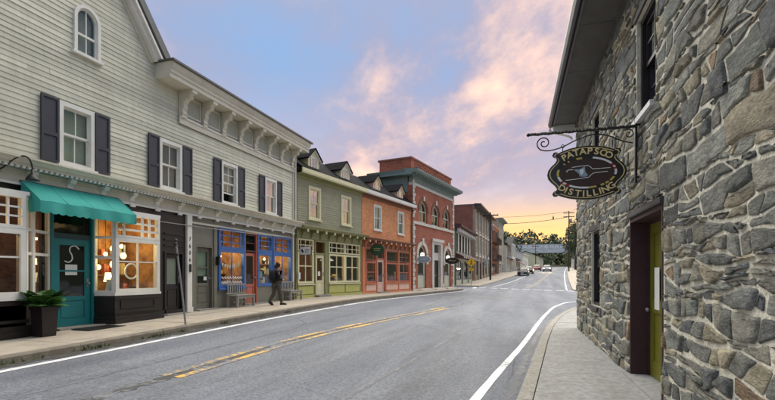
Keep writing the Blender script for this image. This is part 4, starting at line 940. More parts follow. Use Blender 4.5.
def orange_building():
    T = thing('orange_building', 'orange brick building with dormers and salmon framed shop windows', 'building', ROW + RU * 5.66, RZ); L_ = 6.60
    W = [(1.30, 2.24), (4.42, 5.36)]; Z = (4.20, 5.70)
    MB().wall(.0, L_, 3.5, 6.12, [(a + .02, b - .02, Z[0] + .02, Z[1] - .02) for a, b in W], -.02, .2).build('upper_wall', 'orange_brick', T)
    for a, b in W: sash_window(T, a, b, *Z, trim='white_trim', tw=.10, cols=2, glass='glass', back='blind', y=-.0); MB().box(a - .06, b + .06, -.06, -.021, Z[1] + .001, Z[1] + .14).build('brick_lintel', 'orange_trim', T)
    row_roof(T, L_, 'white_trim', 'brown_trim')
    for c in (1.78, 4.92): dormer(T, c, 'pink_panel', 'yellow_cream')
    shop_cornice(T, L_, 3.16, 3.66, .46, 'brown_trim', 'orange_trim', 10, tip='yellow_cream')
    MB().wall(.0, L_, .1, 3.5, [(.46, 1.62, 1.08, 3.06), (1.70, 2.74, .1, 3.06), (2.86, 6.24, 1.08, 3.06)], .0, .2).build('shop_front', 'orange_trim', T)
    for (a, b) in ((.46, 1.62), (2.86, 4.50), (4.62, 6.24)):
        shop_window(T, a, b, 1.10, 2.34, 'salmon_paint', glass='dark_glass', y=.0, cols=2 if b < 4.6 - 3 or a > 4.6 else 1, rows=[0, 1] if a == 2.86 else [0, .5, 1], fw=.10, mw=.05)
        shop_window(T, a, b, 2.38, 3.06, 'brown_trim', glass='dark_glass', y=.0, cols=3 if a > 4.6 else 1, rows=2 if a > 4.6 else 1, fw=.08, mw=.05)
        MB().box(a + .02, b - .02, -.03, -.001, .64, .98).build('base_panel', 'pink_panel', T); MB().box(a - .03, b + .03, -.08, -.001, 1.02, 1.08).build('window_sill', 'orange_trim', T)
    MB().box(.0, 1.6, -.06, -.001, .25, .60).box(2.9, L_, -.06, -.001, .25, .60).build('base_board', 'orange_trim', T)
    MB().frame(1.70, 2.74, .45, 3.06, .08, -.02, .08, wb=.02).box(1.78, 2.66, -.01, .07, 2.48, 2.56).build('door_frame', 'salmon_paint', T)
    MB().box(1.78, 2.66, .03, .036, 2.56, 2.98).build('transom_pane', 'dark_glass', T)
    panel_door(T, 1.79, 2.65, .56, 2.47, 'pink_panel', y=.03, glass_from=.30, glass='dark_glass', inset=.14, split=1, name='pink_door')
    MB().box(1.6, 2.84, -.32, .2, .25, .555).build('door_step', 'stone_step', T)
    for x in (.05, 2.77, 4.53, 6.30): MB().box(x, x + .12, -.05, -.001, .6, 3.14).build('shop_pilaster', 'orange_trim', T)
    MB().tube([(6.50, -.40, 6.12), (6.50, -.10, 5.85), (6.50, -.09, 3.7)], .04, 6).build('downspout', 'brown_trim', T)
    interior(T, .05, L_ - .05, .9, 3.2, .22, 2.2, 'brown_room')
    for k in range(14): a = .5 + random.random() * 5.4; MB().box(a, a + random.uniform(.1, .4), .6, .9, 1.0, 1.0 + random.uniform(.2, .8)).build('shop_ware', random.choice(('paper', 'gold', 'shutter', 'salmon_paint', 'pale_green')), T)
    lamp(T, (4.0, .9, 2.4), 14); lamp(T, (1.0, .9, 2.4), 6)
orange_building()
def bank_building():
    T = thing('bank_building', 'red brick building with arched windows, white quoins and brick parapet', 'building', ROW + RU * 12.30, RZ); L_ = 8.30; y = -.10
    AW = [(1.80, .76), (4.20, .76), (6.60, .76)]
    w = MB(); w.wall(.0, L_, 4.6, 8.05, [(c - r, c + r, 5.32, 6.14 + r) for c, r in AW], y, .3)
    for c, r in AW: spandrels(w, c, 6.14, r, y, .3)
    w.build('upper_wall', 'red_brick', T)
    for c, r in AW:
        f = MB(); arch_band(f, c, 6.14, r - .10, r - .002, 5.32, y + .12, y + .22); f.box(c - r + .1, c + r - .1, y + .12, y + .22, 5.32, 5.42).box(c - r + .1, c + r - .1, y + .13, y + .20, 6.1, 6.18).box(c - .03, c + .03, y + .14, y + .19, 5.42, 6.1).box(c - .03, c + .03, y + .14, y + .19, 6.18, 6.14 + r - .1)
        o = f.build('arched_window', 'pale_green', T)
        MB().prism([(c - r + .1, 5.42), (c + r - .1, 5.42)] + arch_pts(c, 6.14, r - .1), y + .165, y + .169).build('pane', 'dark_glass', o)
        MB().box(c - r, c + r, .31, .33, 5.3, 6.95).build('room_backing', 'dark_room', o)
        arch_band(MB(), c, 6.14, r + .001, r + .19, 6.16, y - .05, y - .001).build('arch_surround', 'brown_trim', o)
        MB().prism([(c - .09, 6.14 + r + .0), (c + .09, 6.14 + r), (c + .13, 6.14 + r + .34), (c - .13, 6.14 + r + .34)], y - .10, y - .052).build('keystone', 'limestone', o)
    MB().box(-.02, L_ + .02, y - .07, y - .001, 5.12, 5.31).build('sill_band', 'limestone', T)
    w = MB(); D = [(1.60, .76), (6.85, .76)]
    w.wall(.0, L_, .1, 4.6, [(c - r, c + r, .62, 2.95 + r) for c, r in D] + [(3.45, 5.65, .1, 4.12)], y, .3)
    for c, r in D: spandrels(w, c, 2.95, r, y, .3)
    w.build('lower_wall', 'red_brick', T)
    for c, r in D:
        s = MB(); arch_band(s, c, 2.95, r + .001, r + .28, 2.35, y - .06, y - .001); so = s.build('arch_surround', 'limestone', T)
        MB().prism([(c - .12, 2.95 + r + .02), (c + .12, 2.95 + r + .02), (c + .17, 2.95 + r + .5), (c - .17, 2.95 + r + .5)], y - .11, y - .062).build('keystone', 'limestone', so)
        f = MB(); arch_band(f, c, 2.95, r - .11, r - .002, .64, y + .12, y + .2); f.box(c - r + .11, c + r - .11, y + .12, y + .2, 2.62, 2.74)
        fo = f.build('arched_entrance', 'pale_green', T)
        MB().prism([(c - r + .11, 2.74), (c + r - .11, 2.74)] + arch_pts(c, 2.95, r - .11), y + .15, y + .154).build('fanlight', 'dark_glass', fo)
        MB().box(c - r, c + r, .34, .36, .5, 3.7).build('room_backing', 'dark_room', fo)
        panel_door(T, c - r + .12, c + r - .12, .64, 2.62, 'pale_green', y=y + .13, glass_from=.45, glass='dark_glass', panels=1, inset=.13, name='pale_door')
        MB().sphere((c - .1, y - .06, 3.02), .17, seg=14, rings=9).build('globe_lamp', 'globe_on', T, True); MB().tube([(c - .1, y - .06, 3.16), (c - .1, y + .16, 3.4)], .02).build('lamp_arm', 'black_metal', T)
        MB().box(c - 1.0, c + 1.0, y - .45, .1, .25, .56).build('door_step', 'limestone', T)
    # stone-framed middle bay with black door
    MB().wall(3.45, 5.65, .1, 4.12, [(3.85, 5.25, .1, 3.92)], y - .04, .3).build('center_surround', 'limestone', T)
    MB().box(3.35, 5.75, y - .14, y - .041, 4.12, 4.34).build('center_cornice', 'limestone', T)
    MB().box(3.35, 3.60, y - .10, y - .041, .3, .9).box(5.5, 5.75, y - .10, y - .041, .3, .9).build('pilaster_base', 'limestone', T)
    MB().box(3.85, 5.25, .05, .25, 2.72, 3.30).build('spandrel_panel', 'limestone', T)
    MB().box(3.85, 5.25, .12, .126, 3.3, 3.92).build('transom_pane', 'dark_glass', T)
    for x in (3.86, 4.56): panel_door(T, x, x + .68, .56, 2.70, 'black_paint', y=.10, glass_from=.4, glass='dark_glass', inset=.12, knob_side=(1 if x < 4 else -1), name='black_door')
    MB().box(3.8, 5.3, .32, .34, .3, 4.1).build('room_backing', 'dark_room', T)
    MB().box(3.6, 5.5, y - .40, .2, .25, .53).build('door_step', 'limestone', T)
    MB().box(-.03, L_ + .03, y - .05, y - .001, .2, .60).wall(-.03, L_ + .03, .2, .601, [(-.03, L_ + .03, .2, .601)]).build('plinth', 'limestone', T)
    for x0 in (-.0, L_ - .34):            # quoins
        z = .62; k = 0
        while z < 7.9:
            w_ = .34 if k % 2 == 0 else .20; a = x0 if x0 < 1 else L_ - w_
            if not (5.0 < z < 5.3): MB().box(a - (.03 if x0 < 1 else -.001), a + w_ + (.03 if x0 > 1 else 0), y - .045, y - .001, z, z + .25).build('quoin', 'limestone', T)
            z += .29; k += 1
    # entablature
    MB().box(-.04, L_ + .04, y - .06, .2, 7.78, 7.96).build('architrave', 'limestone', T)
    MB().box(-.02, L_ + .02, y - .03, .2, 7.96, 8.40).build('frieze', 'verdigris', T)
    MB().prism([(.3, 8.40), (y - .12, 8.40), (y - .16, 8.47), (y - .55, 8.52), (y - .62, 8.64), (y - .62, 8.74), (.3, 8.84)], -.6, L_ + .6, 'x').build('cornice', 'verdigris', T)
    for i in range(22): x = -.4 + i * .42; MB().box(x, x + .16, y - .46, y - .13, 8.40, 8.50).build('modillion', 'verdigris', T)
    MB().prism([(-.6, 8.40), (-.6, 8.52), (-.66, 8.74), (.0, 8.80), (.0, 8.40)], .3, 3.2, 'y').build('cornice_return', 'verdigris', T)
    MB().box(-.04, .0, .3, 3.2, 7.3, 8.4).build('frieze_return', 'verdigris', T)
    p = MB().box(.15, L_ - .1, .10, .45, 8.84, 9.66).box(.15, .5, .451, 2.6, 8.80, 9.66).build('parapet', 'red_brick', T)
    MB().box(.08, L_ - .03, .03, .52, 9.66, 9.78).box(.08, .57, .521, 2.7, 9.66, 9.78).build('coping', 'side_brick', p)
    for i in range(5):
        x = .75 + i * 1.45; MB().frame(x, x + 1.1, 9.0, 9.55, .07, .06, .0995).build('parapet_panel', 'red_brick', p)
        c = x + .55; MB().prism([(c - .42, 9.10), (c + .42, 9.10), (c + .30, 9.28), (c, 9.34), (c - .30, 9.28)], .07, .0993).build('parapet_swag', 'maroon', p)
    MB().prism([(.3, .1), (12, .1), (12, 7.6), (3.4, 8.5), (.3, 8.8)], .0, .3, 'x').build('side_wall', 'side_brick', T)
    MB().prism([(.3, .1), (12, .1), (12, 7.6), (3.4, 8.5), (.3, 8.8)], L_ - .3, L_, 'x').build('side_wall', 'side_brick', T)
    MB().prism([(.3, 8.80), (3.4, 8.5), (12, 7.6), (12, 7.75), (3.4, 8.65), (.3, 8.95)], -.08, L_ + .08, 'x').build('roof', 'lead_roof', T)
    MB().box(.3, L_ - .3, 11.8, 12.0, .1, 7.6).build('rear_wall', 'side_brick', T)
bank_building()

# ================================================================== farther left-hand buildings
def simple_window(T, x0, x1, z0, z1, trim, y, glass='mirror_glass', cols=1, rows=2, tw=.10):
    o = MB().frame(x0, x1, z0, z1, tw, y - .05, y + .10).box(x0 + tw, x1 - tw, y - .01, y + .05, (z0 + z1) / 2 - .03, (z0 + z1) / 2 + .03).build('window', trim, T)
    for a, b in ((z0 + tw, (z0 + z1) / 2 - .03), ((z0 + z1) / 2 + .03, z1 - tw)): MB().box(x0 + tw, x1 - tw, y + .02, y + .026, a, b).build('pane', glass, o)
    MB().box(x0 - .06, x1 + .06, y - .09, y + .0, z0 - .08, z0 - .001).build('sill', trim, o)
    return o
def far_block(name, label, P, Q, z0, z1, front, side, depth, rows, ncol, trim, wz, roof='lead_roof', cornice=None, cproj=.5, ww=1.0, shop=None, shop_z=3.6):
    P, Q = Vector((*P, 0)), Vector((*Q, 0)); L_ = (Q - P).length; T = thing(name, label, 'building', P, math.atan2(Q.y - P.y, Q.x - P.x))
    hs = []
    for zz in rows:
        for i in range(ncol): c = L_ * (i + .5) / ncol; hs.append((c - ww / 2 + .03, c + ww / 2 - .03, zz + .03, zz + wz - .03))
    if shop: hs += [(a, b, c, d) for a, b, c, d, *_ in shop]
    MB().wall(.0, L_, z0 - 1, z1, hs, .0, .25).build('front_wall', front, T)
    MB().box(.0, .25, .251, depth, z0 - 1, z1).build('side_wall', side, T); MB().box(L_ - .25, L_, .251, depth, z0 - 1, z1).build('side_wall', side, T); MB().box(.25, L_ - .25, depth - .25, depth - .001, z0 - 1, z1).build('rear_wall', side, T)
    MB().box(.26, L_ - .26, .5, .52, z0 - .5, z1 - .3).build('room_backing', 'dark_room', T)
    for zz in rows:
        for i in range(ncol): c = L_ * (i + .5) / ncol; simple_window(T, c - ww / 2, c + ww / 2, zz, zz + wz, trim, .0)
    if roof: MB().box(-.05, L_ + .05, -.05, depth + .05, z1 - .02, z1 + .12).build('roof', roof, T)
    if cornice:
        MB().prism([(.0, z1 - .55), (-.12, z1 - .5), (-.16, z1 - .22), (-cproj, z1 - .12), (-cproj, z1 + .10), (.0, z1 + .16)], -.25, L_ + .25, 'x').build('cornice', cornice, T)
    for s in (shop or []):
        a, b, c, d, tr, k = s
        if k == 'door': panel_door(T, a + .02, b - .02, c, d - .02, tr, y=.08, glass_from=.4, name='door')
        else: shop_window(T, a, b, c, d, tr, glass='dark_glass', y=.0, cols=2, rows=[0, .72, 1], fw=.1, mw=.06)
    return T, L_
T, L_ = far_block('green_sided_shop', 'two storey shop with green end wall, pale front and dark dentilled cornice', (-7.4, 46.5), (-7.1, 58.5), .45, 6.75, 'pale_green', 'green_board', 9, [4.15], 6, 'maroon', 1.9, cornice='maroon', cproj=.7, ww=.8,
    shop=[(.6, 3.6, 1.1, 3.2, 'black_paint', 'w'), (4.0, 5.0, .55, 3.0, 'maroon', 'door'), (5.4, 8.0, 1.1, 3.2, 'black_paint', 'w'), (8.3, 9.3, .55, 3.0, 'green_board', 'door'), (9.6, 11.6, 1.1, 3.2, 'black_paint', 'w')])
for i in range(12): MB().box(.3 + i, .75 + i, -.45, -.17, 6.14, 6.5).build('cornice_block', 'white_trim', T)
MB().prism([(.0, 3.4), (-.9, 3.35), (-.9, 3.55), (.0, 3.95)], -.05, L_ + .05, 'x').build('shop_canopy', 'maroon', T)
for i in range(10): MB().box(.4 + i * 1.2, .75 + i * 1.2, -.92, -.901, 3.38, 3.52).build('canopy_block', 'white_trim', T)
MB().box(-.12, .35, -.10, -.001, .2, 6.8).build('corner_board', 'green_board', T)
T, L_ = far_block('tall_brick_block', 'three storey block with red brick side wall, tan piers and dark overhanging cornice', (-7.1, 61.3), (-6.42, 79.5), .6, 11.1, 'tan_brick', 'side_brick', 18, [4.6, 7.8], 6, 'limestone', 2.3, cornice='black_paint', cproj=.9, ww=1.2,
    shop=[(.8, 4.0, 1.6, 3.6, 'maroon', 'w'), (4.6, 5.8, .8, 3.4, 'black_paint', 'door'), (6.4, 9.6, 1.6, 3.6, 'maroon', 'w'), (10.4, 13.6, 1.6, 3.6, 'limestone', 'w'), (14.2, 17.2, 1.7, 3.7, 'limestone', 'w')])
for i in range(7): x = L_ * i / 6; MB().box(max(0, x - .32), min(L_, x + .32), -.16, -.001, .3, 10.5).build('pier', 'gray_stone', T)
for z in (4.2, 7.3): MB().box(.0, L_, -.10, -.002, z, z + .24).build('string_course', 'limestone', T)
T, L_ = far_block('red_brick_block', 'narrow red brick block with iron fire balcony between tan and grey blocks', (-6.42, 79.6), (-6.1, 88.6), .9, 10.4, 'red_brick', 'side_brick', 14, [4.6, 7.6], 3, 'black_paint', 2.1, cornice='orange_trim', cproj=.4, ww=1.2,
    shop=[(.8, 4.0, 2.0, 3.8, 'black_paint', 'w'), (5.0, 8.2, 2.0, 3.8, 'black_paint', 'w')])
for z in (4.3, 7.3):
    b = MB().box(.5, 8.5, -1.0, -.02, z, z + .06)
    for i in range(17): b.box(.5 + i * .5, .54 + i * .5, -1.0, -.96, z + .06, z + 1.0)
    b.box(.5, 8.54, -1.0, -.96, z + 1.0, z + 1.06); b.build('iron_balcony', 'black_metal', T)
T, L_ = far_block('gray_stone_block', 'tall grey block with flat projecting cornice beside the red brick block', (-5.7, 89.2), (-5.3, 97.5), 1.2, 12.6, 'gray_stone', 'gray_stone', 12, [4.8, 8.2], 3, 'limestone', 2.2, cornice='verdigris', cproj=.8, ww=1.1,
    shop=[(.8, 3.4, 2.2, 4.0, 'limestone', 'w'), (4.6, 7.4, 2.2, 4.0, 'limestone', 'w')])
def gable_house(name, label, P, Q, z0, zE, zR, wall, roofm, depth, wins, bay=None, awning=None):
    P, Q = Vector((*P, 0)), Vector((*Q, 0)); L_ = (Q - P).length; T = thing(name, label, 'building', P, math.atan2(Q.y - P.y, Q.x - P.x))
    hs = [(a + .03, b - .03, c + .03, d - .03) for a, b, c, d in wins]
    MB().wall(.0, L_, z0 - 1.5, zE, hs, .0, .25).build('front_wall', wall, T)
    for x in (0, L_ - .25): MB().prism([(.251, z0 - 1.5), (depth, z0 - 1.5), (depth, zE), (depth / 2, zR - .1), (.251, zE)], x, x + .25, 'x').build('gable_wall', wall, T)
    MB().box(.25, L_ - .25, depth - .25, depth, z0 - 1.5, zE).build('rear_wall', wall, T); MB().box(.26, L_ - .26, .5, .52, z0, zE).build('room_backing', 'dark_room', T)
    MB().prism([(-.4, zE - .15), (-.4, zE + .02), (depth / 2, zR + .1), (depth + .4, zE + .02), (depth + .4, zE - .15), (depth / 2, zR - .1)], -.35, L_ + .35, 'x').build('roof', roofm, T)
    for w in wins: simple_window(T, *w, 'white_trim', .0)
    if bay:
        a, b, c, d = bay; bo = MB().box(a, b, -1.0, -.001, c, c + .5).box(a, b, -1.0, -.001, d - .4, d).build('oriel', 'white_wall', T)
        n = 4
        for i in range(n + 1): x = a + (b - a - .2) * i / n; MB().box(x, x + .2, -1.0, -.8, c + .5, d - .4).build('mullion', 'white_wall', bo)
        MB().box(a + .05, b - .05, -.9, -.88, c + .5, d - .4).build('pane', 'mirror_glass', bo); MB().box(a, a + .1, -.8, -.001, c + .5, d - .4).build('pane', 'mirror_glass', bo)
        MB().prism([(a - .2, d), (b + .2, d), ((a + b) / 2, d + 1.6)], -1.1, .4).build('oriel_roof', roofm, bo)
    if awning: MB().prism([(.0, awning + .9), (-1.3, awning), (-1.3, awning + .12), (.0, awning + 1.05)], .3, L_ - .3, 'x').build('awning', 'maroon', T)
    return T
gable_house('white_oriel_house', 'white house with projecting upper window bay under a dark gable', (-4.7, 98.6), (-4.0, 109), 1.9, 8.0, 10.2, 'white_wall', 'dark_roof', 8, [(.8, 2.4, 2.8, 4.4), (5.4, 7.2, 2.8, 4.4), (8.0, 9.4, 2.8, 4.4)], bay=(1.2, 7.6, 5.2, 8.6), awning=4.5)
gable_house('red_awning_shop', 'low cream shop with dark red awning down the street', (-3.2, 110), (-2.4, 121), 2.3, 5.6, 6.8, 'white_wall', 'maroon', 8, [(1, 3.2, 3.0, 4.6), (5, 7.4, 3.0, 4.6), (8.4, 10, 3, 4.6)], awning=4.3)
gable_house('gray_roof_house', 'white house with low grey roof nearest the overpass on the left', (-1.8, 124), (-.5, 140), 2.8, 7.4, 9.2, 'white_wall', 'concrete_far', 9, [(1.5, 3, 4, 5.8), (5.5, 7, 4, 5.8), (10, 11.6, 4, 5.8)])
gable_house('cream_far_house', 'small cream house behind the parked cars beyond the overpass', (3.0, 160), (4.6, 174), 4.0, 8.0, 10.0, 'yellow_cream', 'dark_roof', 9, [(1.5, 3, 5.4, 7), (5.5, 7, 5.4, 7), (10, 11.6, 5.4, 7)])
gable_house('white_right_house', 'white house behind trees on the right of the street', (12.4, 152), (11.4, 137), 3.6, 8.6, 10.0, 'white_wall', 'dark_roof', 9, [(1.5, 3, 5, 6.6), (6, 7.6, 5, 6.6), (11, 12.6, 5, 6.6)])

# ================================================================== overpass at the end of the street
def overpass():
    A_, B_ = Vector((-16, 186, 0)), Vector((34, 190, 0)); T = thing('overpass_bridge', 'pale grey girder overpass crossing above the far end of the street', 'bridge', A_, math.atan2(4, 50)); L_ = 50.2
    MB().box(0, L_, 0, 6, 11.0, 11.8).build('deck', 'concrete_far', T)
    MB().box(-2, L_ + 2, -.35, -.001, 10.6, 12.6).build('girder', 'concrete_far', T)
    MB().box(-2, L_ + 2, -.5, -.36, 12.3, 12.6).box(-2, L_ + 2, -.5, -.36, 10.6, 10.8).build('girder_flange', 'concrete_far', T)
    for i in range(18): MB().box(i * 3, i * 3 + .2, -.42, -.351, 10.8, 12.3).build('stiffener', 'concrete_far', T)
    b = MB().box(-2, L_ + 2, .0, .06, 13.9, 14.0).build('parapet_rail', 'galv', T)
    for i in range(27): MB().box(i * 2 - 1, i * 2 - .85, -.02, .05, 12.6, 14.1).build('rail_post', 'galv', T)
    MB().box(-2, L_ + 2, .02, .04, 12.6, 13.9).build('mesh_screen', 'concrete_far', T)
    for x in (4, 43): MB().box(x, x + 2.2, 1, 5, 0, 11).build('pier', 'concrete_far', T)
overpass()

# ================================================================== stone building (right)
STONE_RZ = math.atan2(-.99965, .0265)
def clip_poly(poly, nx, nz, d):
    """keep the part of a convex polygon where nx*x+nz*z <= d"""
    out = []
    for i, p in enumerate(poly):
        q = poly[(i + 1) % len(poly)]; a = nx * p[0] + nz * p[1] - d; b = nx * q[0] + nz * q[1] - d
        if a <= 0: out.append(p)
        if (a < 0 < b) or (b < 0 < a): t = a / (a - b); out.append((p[0] + (q[0] - p[0]) * t, p[1] + (q[1] - p[1]) * t))
    return out
def rubble_cells(X0, X1, Z0, Z1, holes, rng):
    # rough courses with wandering bed joints; each course is split by slanted joints, some stones split again
    step = .16; nk = int((X1 - X0) / step) + 4; kx = [X0 - .2 + i * step for i in range(nk)]
    def wander(amp):
        v = 0; out = []
        for i in range(nk): v = v * .80 + rng.gauss(0, amp); out.append(v)
        return out
    def at(bd, x): return float(np.interp(x, kx, bd))
    beds = []; z = Z0 - .1; hs = []
    while z < Z1 + .2:
        w = wander(.028); beds.append([z + v for v in w]); h = rng.choice((.09, .11, .14, .17, .20, .23)); z += h
    polys = []
    for lo, hi in zip(beds, beds[1:]):
        hi = [max(h_, l_ + .055) for h_, l_ in zip(hi, lo)]
        H_ = float(np.mean(hi) - np.mean(lo)); x = X0 - rng.uniform(0, .3); sl = rng.gauss(0, .03)
        while x < X1:
            l = max(.14, H_ * (rng.uniform(1.5, 3.9) if rng.random() < .74 else rng.uniform(.7, 1.4))); x2 = x + l; sl2 = max(-.09, min(.09, rng.gauss(0, .045)))
            n = max(1, int(l / .17)); B_ = [(x - sl + (x2 - sl2 - x + sl) * i / n) for i in range(n + 1)]; T_ = [(x + sl + (x2 + sl2 - x - sl) * i / n) for i in range(n + 1)]
            bot = [(v, at(lo, v)) for v in B_]; top = [(v, at(hi, v)) for v in T_]
            r_ = rng.random()
            if r_ < .26 and H_ > .17:                      # two flat stones, one above the other
                t0, t1 = rng.uniform(.3, .7), rng.uniform(.3, .7); mid = [(b_[0] + (t_[0] - b_[0]) * (t0 + (t1 - t0) * i / n), b_[1] + (t_[1] - b_[1]) * (t0 + (t1 - t0) * i / n)) for i, (b_, t_) in enumerate(zip(bot, top))]
                polys.append(bot + mid[::-1]); polys.append(mid + top[::-1])
            elif r_ < .40 and l > .35:                     # cut across a corner
                k = rng.uniform(.3, .7); p = (bot[0][0] + (bot[-1][0] - bot[0][0]) * k, at(lo, bot[0][0] + (bot[-1][0] - bot[0][0]) * k)); q = (top[0][0] + (top[-1][0] - top[0][0]) * (1 - k), at(hi, top[0][0] + (top[-1][0] - top[0][0]) * (1 - k)))
                polys.append([bot[0], p, q, top[0]]); polys.append([p, bot[-1], top[-1], q])
            else: polys.append(bot + top[::-1])
            x = x2; sl = sl2
    cells = []
    for poly in polys:
        for (nx, nz, d) in ((-1, 0, -X0), (1, 0, X1), (0, -1, -Z0), (0, 1, Z1)): poly = clip_poly(poly, nx, nz, d)
        if len(poly) < 3: continue
        c = np.mean(poly, axis=0); skip = False
        for (a, b, c0, c1) in holes:
            if a < c[0] < b and c0 < c[1] < c1:
                # keep what sticks out of the hole if it is wide enough
                ds = [(a - min(p[0] for p in poly), (1, 0, a)), (max(p[0] for p in poly) - b, (-1, 0, -b)), (c0 - min(p[1] for p in poly), (0, 1, c0)), (max(p[1] for p in poly) - c1, (0, -1, -c1))]
                best = max(ds, key=lambda t: t[0])
                if best[0] > .05: poly = clip_poly(poly, *best[1])
                else: skip = True
            elif any(a < p[0] < b and c0 < p[1] < c1 for p in poly) or (min(p[0] for p in poly) < b and max(p[0] for p in poly) > a and min(p[1] for p in poly) < c1 and max(p[1] for p in poly) > c0):
                ds = [(a - c[0], (1, 0, a)), (c[0] - b, (-1, 0, -b)), (c0 - c[1], (0, 1, c0)), (c[1] - c1, (0, -1, -c1))]
                poly = clip_poly(poly, *max(ds, key=lambda t: t[0])[1])
            if len(poly) < 3: skip = True; break
        if skip or len(poly) < 3: continue
        cells.append(poly)
    return cells
def area(p): return abs(sum(p[i][0] * p[(i + 1) % len(p)][1] - p[(i + 1) % len(p)][0] * p[i][1] for i in range(len(p)))) / 2
STONE_COLS = [(.150, .150, .130), (.175, .175, .150), (.112, .115, .106), (.205, .192, .150), (.245, .215, .150), (.150, .158, .138), (.098, .104, .106), (.190, .180, .148), (.29, .25, .175), (.125, .132, .128), (.21, .145, .090)]
STONE_W = [13, 14, 10, 14, 12, 12, 8, 13, 7, 7, 3]
def stone_mesh(mb, cols, poly, rng):
    c = np.mean(poly, axis=0); q = []
    # drop very short edges, then cut corners
    pl = [p for i, p in enumerate(poly) if math.dist(p, poly[i - 1]) > .02]
    if len(pl) < 3: return False
    for i, p in enumerate(pl):           # cut corners, then break long edges with a little wander
        n = pl[(i + 1) % len(pl)]; L_ = max(1e-4, math.dist(p, n)); t0, t1 = min(.3, rng.uniform(.006, .03) / L_), 1 - min(.3, rng.uniform(.006, .03) / L_)
        k_ = 1 if L_ < .2 else 2; nx, nz = (n[1] - p[1]) / L_, -(n[0] - p[0]) / L_
        for q_ in range(k_ + 1):
            t = t0 + (t1 - t0) * q_ / k_; w = rng.gauss(0, .007) if 0 < q_ < k_ else 0
            q.append((p[0] + (n[0] - p[0]) * t + nx * w, p[1] + (n[1] - p[1]) * t + nz * w))
    gap = rng.choice((.010, .014, .019, .026, .038)); rad = math.sqrt(area(pl) / math.pi)
    if rad < .035: return False
    k = 1
    hgt = rng.choice((.006, .011, .017, .025, .036)); col = rng.choices(STONE_COLS, STONE_W)[0]; j = rng.uniform(1.15, 2.2); n0 = len(mb.v); m = len(q)
    tx, tz = rng.gauss(0, .05), rng.gauss(0, .05)
    rb_ = min(abs(v) for v in (max(p[1] for p in q) - c[1], c[1] - min(p[1] for p in q)))
    for ins, y in ((gap - .004, .03), (gap, -hgt * .55), (gap + min(.010, rb_ * .18), -hgt), (None, -hgt * 1.05)):
        for p in q:
            dx, dz = p[0] - c[0], p[1] - c[1]; r_ = math.hypot(dx, dz); yy = y + (rng.uniform(-.006, .006) + tx * dx * .4 + tz * dz * .5 if y < -.001 else 0)
            if y < -.001: yy = min(yy, -.003 if ins == gap else -.006)
            if ins is None: s_ = .5
            else:
                # shift towards the centre by about ins in x and z separately, so long stones keep even joints
                ax_, az_ = max(0, abs(dx) - ins * min(1, abs(dx) / max(rb_, .03))), max(0, abs(dz) - ins * min(1, abs(dz) / max(rb_ * .6, .02))); mb.v.append((c[0] + math.copysign(ax_, dx), yy, c[1] + math.copysign(az_, dz))); continue
            mb.v.append((c[0] + dx * s_, yy, c[1] + dz * s_))
    mb.v.append((c[0], -hgt * 1.15, c[1])); cc = tuple(v * j for v in col)
    for r in range(3):
        for i in range(m):
            i2 = (i + 1) % m; mb.f.append((n0 + r * m + i, n0 + r * m + i2, n0 + (r + 1) * m + i2, n0 + (r + 1) * m + i)); cols.append(cc)
    for i in range(m): mb.f.append((n0 + 3 * m + i, n0 + 3 * m + (i + 1) % m, n0 + 4 * m)); cols.append(cc)
    return True
def rock_mat():
    m = bpy.data.materials.new('rubble_stone'); m.use_nodes = True; MATS['rubble_stone'] = m
    nt = m.node_tree; N = nt.nodes; L = nt.links; b = N['Principled BSDF']; b.inputs['Roughness'].default_value = .8; b.inputs['Specular IOR Level'].default_value = .4
    tc = N.new('ShaderNodeTexCoord'); at = N.new('ShaderNodeAttribute'); at.attribute_name = 'tint'
    mp = N.new('ShaderNodeMapping'); mp.inputs[2].default_value = (0, R(24), 0); mp.inputs[3].default_value = (.55, 1, 1.5); L.new(tc.outputs['Object'], mp.inputs[0])
    def noise(s_, d, r=.62):
        n = N.new('ShaderNodeTexNoise'); n.inputs['Scale'].default_value = s_; n.inputs['Detail'].default_value = d; n.inputs['Roughness'].default_value = r; L.new(mp.outputs[0], n.inputs[0]); return n.outputs[0]
    def rng_(v, a_, b_, lo, hi):
        n = N.new('ShaderNodeMapRange'); n.inputs[1].default_value = a_; n.inputs[2].default_value = b_; n.inputs[3].default_value = lo; n.inputs[4].default_value = hi; L.new(v, n.inputs[0]); return n.outputs[0]
    def mul(a_, b_):
        n = N.new('ShaderNodeMix'); n.data_type = 'RGBA'; n.blend_type = 'MULTIPLY'; n.inputs[0].default_value = 1; L.new(a_, n.inputs[6]); L.new(b_, n.inputs[7]); return n.outputs[2]
    c = mul(at.outputs[0], rng_(noise(5, 6), .3, .7, .55, 1.35)); c = mul(c, rng_(noise(38, 4, .7), .3, .7, .48, 1.45))
    mx = N.new('ShaderNodeMix'); mx.data_type = 'RGBA'; L.new(rng_(noise(9, 5, .7), .56, .70, 0, .55), mx.inputs[0]); L.new(c, mx.inputs[6]); mx.inputs[7].default_value = (.30, .27, .20, 1); L.new(mx.outputs[2], b.inputs['Base Color'])
    b1 = N.new('ShaderNodeBump'); b1.inputs['Distance'].default_value = .05; L.new(noise(9, 6, .6), b1.inputs['Height'])
    b2 = N.new('ShaderNodeBump'); b2.inputs['Distance'].default_value = .022; L.new(noise(48, 4, .7), b2.inputs['Height']); L.new(b1.outputs[0], b2.inputs['Normal']); L.new(b2.outputs[0], b.inputs['Normal'])
    mat('mortar', (0.88, 0.82, 0.66), .95, var=.3, vscale=6, bump=.030, bscale=24, dirt=.45)
rock_mat()
